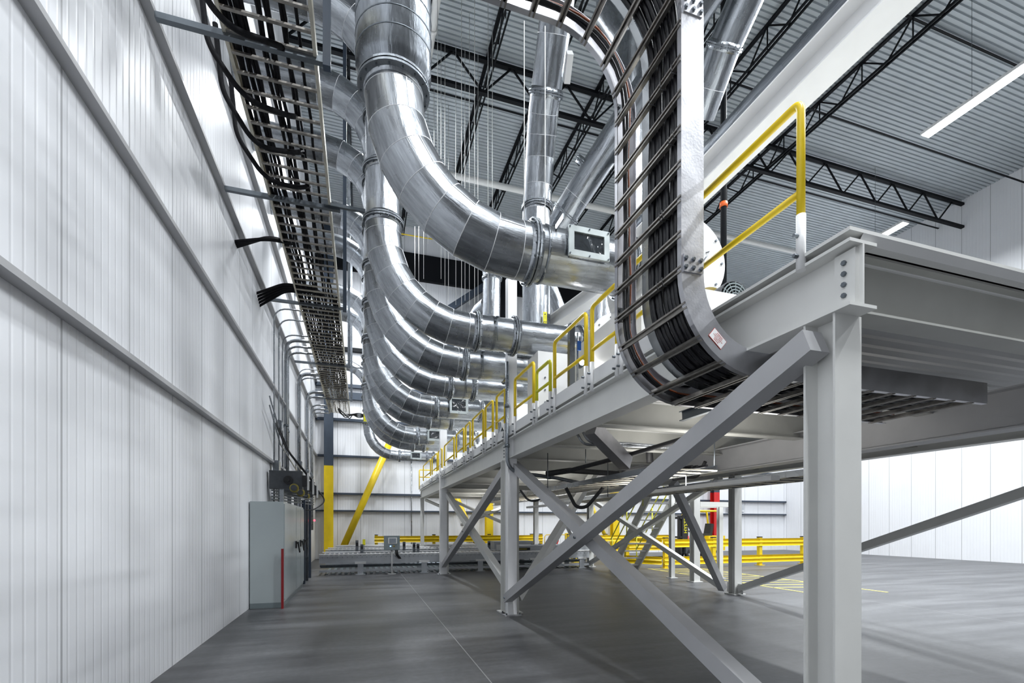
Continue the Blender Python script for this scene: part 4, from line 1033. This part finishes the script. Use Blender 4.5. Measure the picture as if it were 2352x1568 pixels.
# ------------------------------------------------------------------ conveyors
def conveyor(y0, y1, x0, x1, z, label, legs):
    t = thing('roller_conveyor', (x0, y0, 0), label, 'conveyor')
    for y, s in ((y0, 1), (y1, -1)):
        b = MB(); b.bar((x0, y, z-.12), (x1, y, z-.12), [(a*s*-1, q) for a, q in csec(.05, .24, .006)], 'conv_grey')
        b.tube([(x0, y, z+.04), (x1, y, z+.04)], .022, 'white_plate', 8)
        n = int((x1-x0)/.15)
        for k in range(n): b.lathe((x0+.1+k*.15, y-s*.006, z-.05), (0, -s, 0), [(0, .012), (.008, .012), (.008, 0)], 'galv_dark', 6, False)
        b.build('side_frame', t)
    b = MB(); b.tube([(0, y0+.02, z-.01), (0, y1-.02, z-.01)], .032, 'roller', 10); r0 = b.build('roller', t, loc=(x0+.1, 0, 0)) if False else None
    b = MB(); b.tube([(x0+.1, y0+.03, z-.01), (x0+.1, y1-.03, z-.01)], .032, 'roller', 10); r0 = b.build('roller', t, loc=(x0+.1, y0+.03, z))
    for k in range(1, int((x1-x0)/.15)): copypart(r0, t, (.15*k, 0, 0))
    for xl in legs:
        for y in (y0+.02, y1-.02):
            b = MB(); b.box2(xl-.09, xl+.09, y-.03, y+.03, .02, z-.2, 'conv_grey'); b.box2(xl-.15, xl+.15, y-.09, y+.09, 0, .02, 'conv_grey'); b.box2(xl-.17, xl+.17, y-.05, y+.05, z-.27, z-.2, 'white_plate')
            b.build('leg', t)
    b = MB(); b.tube([(x0, y0+.3, z-.33), (x1, y0+.3, z-.33)], .035, 'galv_dark', 8); b.box2(x0, x1, y0+.5, y0+.6, z-.42, z-.32, 'cabinet_dark'); b.build('drive_rail', t)
    b = MB(); b.box2(x0, x1, y0+.01, y0+.07, .10, .17, 'conv_grey'); b.build('low_rail', t)
    return t
conveyor(16.3, 17.7, -1.25, 8.2, .62, 'nearest long grey roller conveyor behind the control panel', [0.0, 2.05, 4.0, 6.0, 7.9])
conveyor(19.2, 20.6, -1.25, 8.2, .64, 'second roller conveyor behind the nearest one', [0.6, 3.2, 5.8])
conveyor(21.6, 22.6, -1.0, 8.0, .66, 'rearmost roller conveyor below the yellow guard rail', [1.0, 4.0, 7.0])
for k, (px, Y, hh) in enumerate(((820, 18.2, .42), (831, 17.0, .32), (928, 18.2, .35), (951, 17.3, .35), (960, 16.9, .32), (1123, 18.2, .35), (1213, 18.0, .25), (1223, 17.4, .25), (1240, 17.4, .25))):
    p = at(px, 1250, Y=Y); b = MB(); b.box2(p.x-.05, p.x+.05, Y-.04, Y+.04, .5, .64+hh, 'galv_dull'); b.box2(p.x-.04, p.x+.04, Y-.07, Y-.03, .64+hh*.5, .64+hh*.8, 'rubber')
    tag(b.build('sensor_bracket'), 'small sensor bracket standing on the conveyor, %s from the left' % ['first', 'second', 'third', 'fourth', 'fifth', 'sixth', 'seventh', 'eighth', 'ninth'][k], 'sensor')
p = at(836, 1244, Y=17.2); b = MB(); b.box((p.x, 17.2, 1.02), (.09, .01, .2), 'label_yellow'); b.box((p.x, 17.2, .8), (.02, .01, .3), 'galv'); tag(b.build('small_sign'), 'tiny yellow sign on the conveyor left of the control panel', 'sign')
# loads / covers on conveyor right part
b = MB(); x0 = at(1150, 1250, Y=17.0).x; b.box2(x0, x0+3.6, 16.5, 17.6, .66, .86, 'conv_grey'); b.box2(x0, x0+1.6, 17.9, 18.6, .66, .98, 'conv_grey'); tag(b.build('conveyor_cover'), 'grey sheet cover over the right part of the nearest conveyor', 'cover')
b = MB(); p = at(1200, 1262, Y=16.45); b.box((p.x, 16.47, .74), (.6, .02, .10), 'rubber'); b.box((p.x-.05, 16.45, .74), (.44, .02, .035), 'brass_dull'); tag(b.build('caution_label'), 'black and amber caution strip on the conveyor right of the nearest column', 'label')
# tracks on floor under conveyors
b = MB()
for k in range(46): b.box2(-1.1+.2*k, -1.0+.2*k, 16.6, 18.9, .005, .03, 'cabinet_dark')
tag(b.build('floor_grid'), 'dark slatted track on the floor under the conveyors', 'floor grid')
# control panel
cp = at(900, 1318, z=0); 
t = thing('control_panel', (cp.x, cp.y, 0), 'grey control panel box with a screen on a thin stand before the conveyor', 'control panel')
b = MB(); b.tube([(cp.x, cp.y, 0), (cp.x, cp.y, .82)], .028, 'white_plate', 12); b.lathe((cp.x, cp.y, 0), Z, [(0, .14), (.02, .14), (.02, 0)], 'white_plate', 20, False); b.build('stand', t)
b = MB(); b.box((cp.x, cp.y, 1.02), (.50, .2, .46), 'box_grey', Matrix.Rotation(-.12, 3, 'X')); bx = b.build('box', t)
b = MB(); b.box((cp.x+.02, cp.y-.105, 1.10), (.28, .02, .20), 'white_plate', Matrix.Rotation(-.12, 3, 'X')); b.box((cp.x+.02, cp.y-.117, 1.10), (.22, .01, .15), 'screen', Matrix.Rotation(-.12, 3, 'X')); b.build('screen', bx)
b = MB(); b.lathe((cp.x-.05, cp.y-.09, .92), (0, -1, 0), [(0, .02), (.03, .02), (.03, 0)], 'led_blue', 12); b.build('blue_button', bx)
b = MB(); b.lathe((cp.x+.06, cp.y-.09, .92), (0, -1, 0), [(0, .025), (.03, .025), (.03, 0)], 'yellow', 12, False); b.lathe((cp.x+.06, cp.y-.12, .92), (0, -1, 0), [(0, .015), (.02, .015), (.02, 0)], 'rubber', 12, False); b.build('selector_switch', bx)
for s in (0, 1):
    b = MB(); b.tube(fillet([Vector((cp.x+.12+.05*s, cp.y, .80)), Vector((cp.x+.14+.05*s, cp.y, .62)), Vector((cp.x+.30+.04*s, cp.y+.2, .45)), Vector((cp.x+.38+.04*s, cp.y+.5, .42))], .15), .022, 'rubber', 8); b.build('hose', t)

# ------------------------------------------------------------------ guard rails
def guard(p0, p1, label, posts, rows=(.95,), hh=.30):
    p0 = Vector(p0); p1 = Vector(p1); t = thing('guard_rail', p0, label, 'guard rail')
    dv = (p1-p0); n = dv.normalized().cross(Z)
    for z in rows:
        b = MB(); pr = []
        for k in range(13):
            w = k/12; pr.append((.035*math.cos(w*4*PI)-.01, -hh/2+hh*w))
        pr = [(a, q) for a, q in pr]+[(a-.012, q) for a, q in pr[::-1]]
        b.bar(p0+Z*z, p1+Z*z, pr, 'yellow'); b.build('rail', t)
    for f_ in posts:
        p = p0+dv*f_; b = MB(); b.box((p.x-n.x*.09, p.y-n.y*.09+.0, (rows[0]+hh/2+.03)/2), (.14, .14, rows[0]+hh/2+.03), 'yellow'); b.box((p.x-n.x*.09, p.y-n.y*.09, .01), (.28, .28, .02), 'yellow'); b.box((p.x-n.x*.09, p.y-n.y*.09, rows[0]+hh/2+.05), (.15, .15, .04), 'rubber'); b.build('post', t)
gy = 23.0
guard((at(860, 1235, Y=gy).x, gy, 0), (at(1247, 1235, Y=gy).x, gy, 0), 'long yellow guard rail behind the conveyors', (0.01, .33, .66, .93, .99))
guard((at(1305, 1235, Y=21.6).x, 21.6, 0), (at(1545, 1235, Y=21.6).x, 21.6, 0), 'yellow guard rail behind the stair', (0.01, .35, .7), (.95, .45))
p = at(1487, 1300, z=0); q = at(1527, 1305, z=0)
guard((q.x, q.y, 0), (q.x+9, q.y-.0, 0), 'double yellow guard rail in front of the forklift', (.01, .25, .5, .75), (.93, .28))
guard((q.x-.9, q.y+1.3, 0), (q.x-.1, q.y+.05, 0), 'short return of yellow guard rail left of the forklift', (.02,), (.93, .28))
# swing gate with stop sign
gx0, gx1 = at(1251, 1235, Y=22.5).x, at(1300, 1235, Y=22.5).x
t = thing('swing_gate', (gx0, 22.5, 0), 'yellow tube swing gate beside the stop sign', 'gate')
b = MB(); b.tube([(gx0, 22.5, 0), (gx0, 22.5, 1.12), (gx1, 22.5, 1.12), (gx1, 22.5, .1)], .022, 'yellow', 8, bend=.15); b.build('hoop', t)
b = MB(); b.box((gx1+.03, 22.5, .6), (.14, .14, 1.2), 'yellow'); b.build('post', t)
sc = at(1270, 1241, Y=22.3)
t = thing('stop_sign', sc, 'red octagonal stop sign hanging at the gap between guard rails', 'sign')
b = MB(); b.lathe(sc, (0, -1, 0), [(0, 0), (0, .32), (.02, .32), (.02, 0)], 'red', 8, False); b.build('plate', t)
ts = text('lettering', 'STOP', .26, sc-Vector((0, .026, 0)), (PI/2, 0, 0), 'lettering_white', t)

# ------------------------------------------------------------------ stair
t = thing('steel_stair', (8.8, 15.2, 0), 'open steel stair with yellow handrails climbing to the platform', 'stair')
ang0 = (8.55, 15.2, .0); sx0, sx1 = 8.55, 9.5
Ytop, Zt2 = 12.2, 3.3
for x in (sx0, sx1):
    b = MB(); b.bar((x, 15.25, -.02), (x, Ytop, Zt2), rect(.05, .28), 'under_steel'); b.build('stringer', t)
for k in range(12):
    w = (k+.7)/12.5; b = MB(); b.box(((sx0+sx1)/2, 15.25+(Ytop-15.25)*w, Zt2*w), (sx1-sx0-.05, .24, .04), 'grey_steel'); b.build('tread', t)
for x in (sx0-.02, sx1+.02):
    b = MB(); d = Vector((0, Ytop-15.25, Zt2)); a = Vector((x, 15.25, .0))
    for off in (.95, .5): b.tube([a+Z*(off+.15), a+d+Z*(off)], .02, 'yellow_green', 8)
    for w in (.03, .35, .67, .97): b.tube([a+d*w, a+d*w+Z*1.05], .02, 'yellow_green', 8)
    b.build('handrail', t)
# yellow hatching on floor
b = MB(); 
for k in range(11): b.bar((10.1, 15.2-.55*k, .003), (12.0, 14.75-.55*k, .003), rect(.07, .004), 'hatch_yellow')
b.bar((10.1, 15.3, .003), (10.1, 8.6, .003), rect(.08, .004), 'hatch_yellow'); b.bar((12.0, 14.8, .003), (12.0, 8.2, .003), rect(.08, .004), 'hatch_yellow')
tag(b.build('floor_marking'), 'pale yellow hatched walkway painted on the floor at the right', 'floor marking')
b = MB(); p = at(1322, 1290, Y=18.3); b.box((p.x, 18.3, .3), (.34, .14, .5), 'yellow'); b.box((p.x-.05, 18.22, .3), (.1, .02, .48), 'rubber', Matrix.Rotation(.5, 3, 'Y')); tag(b.build('post_protector'), 'small yellow and black guard block at the conveyor end', 'protector')

# ------------------------------------------------------------------ forklift
fx, fy = 14.26, 19.4
t = thing('forklift', (fx+.9, fy, 0), 'yellow and black forklift parked behind the guard rail', 'forklift')
b = MB(); b.box2(fx+.25, fx+2.1, fy-.5, fy+.5, .28, .75, 'motor_grey'); b.box2(fx+.4, fx+2.35, fy-.52, fy+.52, .72, .95, 'yellow'); b.box2(fx+1.5, fx+2.45, fy-.54, fy+.54, .4, 1.1, 'yellow'); b.build('body', t)
mb = MB()
for s in (-.32, .2): mb.box2(fx-.02, fx+.16, fy+s, fy+s+.10, .05, 2.05, 'rubber')
mb.box2(fx+.02, fx+.14, fy-.4, fy+.4, 1.9, 2.0, 'rubber'); mb.box2(fx+.02, fx+.14, fy-.4, fy+.4, 1.0, 1.08, 'rubber')
mb.box2(fx+.12, fx+.44, fy-.42, fy-.36, .55, 2.1, 'rubber'); mb.box2(fx+.0, fx+.08, fy-.45, fy+.45, .3, .9, 'rubber')
ms = mb.build('mast', t)
o = text('lettering', 'HYSTER', .25, (fx+.30, fy-.425, 1.66), (0, 0, 0), 'label_yellow', t)
ex = Vector((0, 0, 1)); ez = Vector((0, -1, 0)); ey = ez.cross(ex); o.rotation_euler = Matrix((ex, ey, ez)).transposed().to_euler()
for s in (-.3, .22):
    b = MB(); b.box2(fx-1.0, fx, fy+s, fy+s+.1, .08, .13, 'rubber'); b.build('fork', t)
b = MB()
for s in (-.48, .44): b.tube([(fx+.55, fy+s, .9), (fx+.62, fy+s, 1.75), (fx+.85, fy+s, 2.28), (fx+2.2, fy+s, 2.28), (fx+2.35, fy+s, 1.0)], .045, 'yellow', 10, bend=.12)
for k in range(5): b.tube([(fx+.9+.25*k, fy-.48, 2.28), (fx+.9+.25*k, fy+.44, 2.28)], .025, 'yellow', 8)
b.build('overhead_guard', t)
for k, x in enumerate((fx+.55, fx+2.0)):
    for s in (-.5, .34):
        b = MB(); rr = .27 if k == 0 else .22; b.lathe((x, fy+s, rr), (0, 1, 0), [(0, 0), (0, rr*.55)], 'conv_grey', 24, False); b.lathe((x, fy+s, rr), (0, 1, 0), [(0, rr*.55), (-.01, rr*.9), (0.02, rr), (.16, rr), (.16, 0)], 'rubber', 24, False); b.build('wheel', t)
b = MB(); b.box2(fx+1.3, fx+1.95, fy-.25, fy+.25, 1.05, 1.2, 'rubber'); b.box((fx+1.95, fy, 1.42), (.14, .46, .52), 'rubber', Matrix.Rotation(.2, 3, 'Y')); b.build('seat', t)
b = MB(); b.tube([(fx+.85, fy, .95), (fx+.95, fy, 1.25)], .025, 'rubber', 8); b.ring((fx+.96, fy, 1.27), (.5, 0, 1), .13, .16, .03, 'rubber', 20); b.build('steering_wheel', t)
b = MB(); b.tube([(fx+.45, fy-.4, .5), (fx+.45, fy-.4, 1.1)], .04, 'red', 8); b.build('hydraulic_hose', t)
# wall conduits at far back right, rack with coat hooks
b = MB(); b.tube([(at(945, 1100, Y=YB-.1).x, YB-.1, 0), (at(945, 1100, Y=YB-.1).x, YB-.1, 5.6)], .025, 'galv', 8); q = at(945, 1136, Y=YB-.1); b.box(q, (.16, .1, .12), 'white_plate'); tag(b.build('wall_conduit'), 'thin conduit with a small box on the back wall above the control panel', 'conduit')
q = at(1690, 1165, Y=YB-.3); b = MB(); b.box(q, (1.2, .1, .3), 'conv_grey'); b.box(q+Vector((.1, -.06, .05)), (.25, .01, .2), 'red'); b.box(q-Vector((0, 0, .3)), (1.2, .05, .04), 'galv_dark'); tag(b.build('wall_rack'), 'small wall rack with a red notice at the right edge', 'rack')

# dark steel of the building behind the ducts
for (a, c, w, l) in (((1140, 640), (1000, 730), .3, 'dark diagonal wind brace on the back wall, left of the white post'), ((1105, 700), (1030, 800), .3, 'dark short wind brace low on the back wall')):
    b = MB(); b.bar(at(a[0], a[1], Y=YB-.5), at(c[0], c[1], Y=YB-.5), rect(w, w), 'navy'); tag(b.build('wind_brace'), l, 'brace')
b = MB(); b.box2(7.0, 7.6, YB-.7, YB-.2, 6, ZC, 'joist_black'); tag(b.build('dark_column'), 'broad black building column behind the short upright duct', 'column')
pa = at(917, 536, Y=22); pb = at(1000, 550, Y=22); b = MB(); b.tube([pa, pb+(pb-pa)*.3], .025, 'yellow', 8); tag(b.build('gas_pipe'), 'thin yellow pipe high behind the nearest elbow', 'pipe')

# ------------------------------------------------------------------ lights
def bay(x, y, z, power, length=2.4, label=''):  # unseen fixtures added to light the hall
    t = thing('unseen_bay_light', (x, y, z), label, 'unseen ceiling light')
    b = MB(); b.box2(x-.18, x+.18, y-length/2, y+length/2, z+.02, z+.10, 'white_plate')
    b.build('fixture', t)
    b = MB(); b.box2(x-.15, x+.15, y-length/2+.03, y+length/2-.03, z+.002, z+.02, 'lamp_tube'); b.build('diffuser', t)
    b = MB(); b.tube([(x, y, z+.1), (x, y, ZC-.05)], .006, 'galv_dark', 6); b.build('suspension_rod', t)
    ld = bpy.data.lights.new('unseen_bay_lamp', 'AREA'); ld.shape = 'RECTANGLE'; ld.size = .34; ld.size_y = length; ld.energy = power; ld.color = (.93, .97, 1.)
    lo = bpy.data.objects.new('unseen_bay_lamp', ld); C.objects.link(lo); lo.parent = t; lo.location = (0, 0, -.01)
emis('lamp_tube', (.95, .98, 1.), 12.)
LP = 800
BAYS = [(2.0, -2.2, 12.5), (11.5, 9.3, 13.5), (13, -2.2, 12.5), (3.2, .6, 13.5), (7.5, 1.0, 13.5), (.95, 15.2, 14.0), (.75, 20.0, 13.6), (12, 4.5, 13.5), (16.5, 9, 13.5), (20.5, 14.5, 13.5), (23.6, 20.5, 13.5), (9.5, -1.5, 13.5), (17, 1.5, 13.5)]
LT = ['unseen bay light behind the camera, nearest the left wall', 'unseen bay light above the far side of the platform', 'unseen bay light behind the camera, fourth from the left wall', 'unseen bay light above the camera over the ladder tray', 'unseen bay light above the near end of the platform', 'added bay light hidden behind the nearest duct', 'added bay light hidden behind the second duct', 'unseen bay light right of the platform, first', 'unseen bay light right of the platform, second', 'unseen bay light right of the platform, third', 'unseen bay light by the far right corner', 'unseen bay light behind the camera to the right', 'unseen bay light near the right wall close to the camera']
for (x, y, z), l in zip(BAYS, LT): bay(x, y, z, LP*(.45 if (x, y) in ((3.2, .6), (7.5, 1.0)) else 1.0), label=l)
# added uplights that brighten the underside of the platform
for (x, y, l) in ((4.3, 5.6, 'added uplight under the near bay of the platform'), (4.6, 11.5, 'added uplight under the platform behind the nearest column'), (4.6, 18.5, 'added uplight under the far half of the platform')):
    t = thing('added_uplight', (x, y, 2.15), l, 'unseen ceiling light')
    b = MB(); b.box2(x-.06, x+.06, y-1.5, y+1.5, 2.09, 2.14, 'white_plate'); b.build('fixture', t)
    ld = bpy.data.lights.new('added_uplamp', 'AREA'); ld.shape = 'RECTANGLE'; ld.size = .4; ld.size_y = 3.0; ld.energy = 42; ld.color = (1, .98, .93)
    lo = bpy.data.objects.new('added_uplamp', ld); C.objects.link(lo); lo.parent = t; lo.location = (0, 0, .0); lo.rotation_euler = (PI, 0, 0)
    b = MB(); b.tube([(x, y, 2.14), (x, y, ZBm)], .008, 'galv_dark', 6); b.build('suspension_rod', t)
w = bpy.data.worlds.new('World'); bpy.context.scene.world = w; w.use_nodes = True
bg = w.node_tree.nodes['Background']; bg.inputs[0].default_value = (.90, .95, 1., 1); bg.inputs[1].default_value = .16

# ------------------------------------------------------------------ camera
cam = bpy.data.cameras.new('Camera'); co = bpy.data.objects.new('Camera', cam); C.objects.link(co)
co.location = (0, 0, H); co.rotation_euler = (PI/2, 0, -TH)
cam.sensor_fit = 'HORIZONTAL'; cam.sensor_width = 36; cam.lens = FPX/2352*36
cam.shift_y = (1206-784)/2352; cam.clip_start = .05; cam.clip_end = 200
S = bpy.context.scene; S.camera = co
S.view_settings.view_transform = 'Standard'; S.view_settings.look = 'None'; S.view_settings.exposure = 0.12; S.view_settings.gamma = 1
S.view_settings.use_curve_mapping = False
S.cycles.max_bounces = 8; S.cycles.diffuse_bounces = 4; S.cycles.glossy_bounces = 5
S.cycles.sample_clamp_indirect = 6
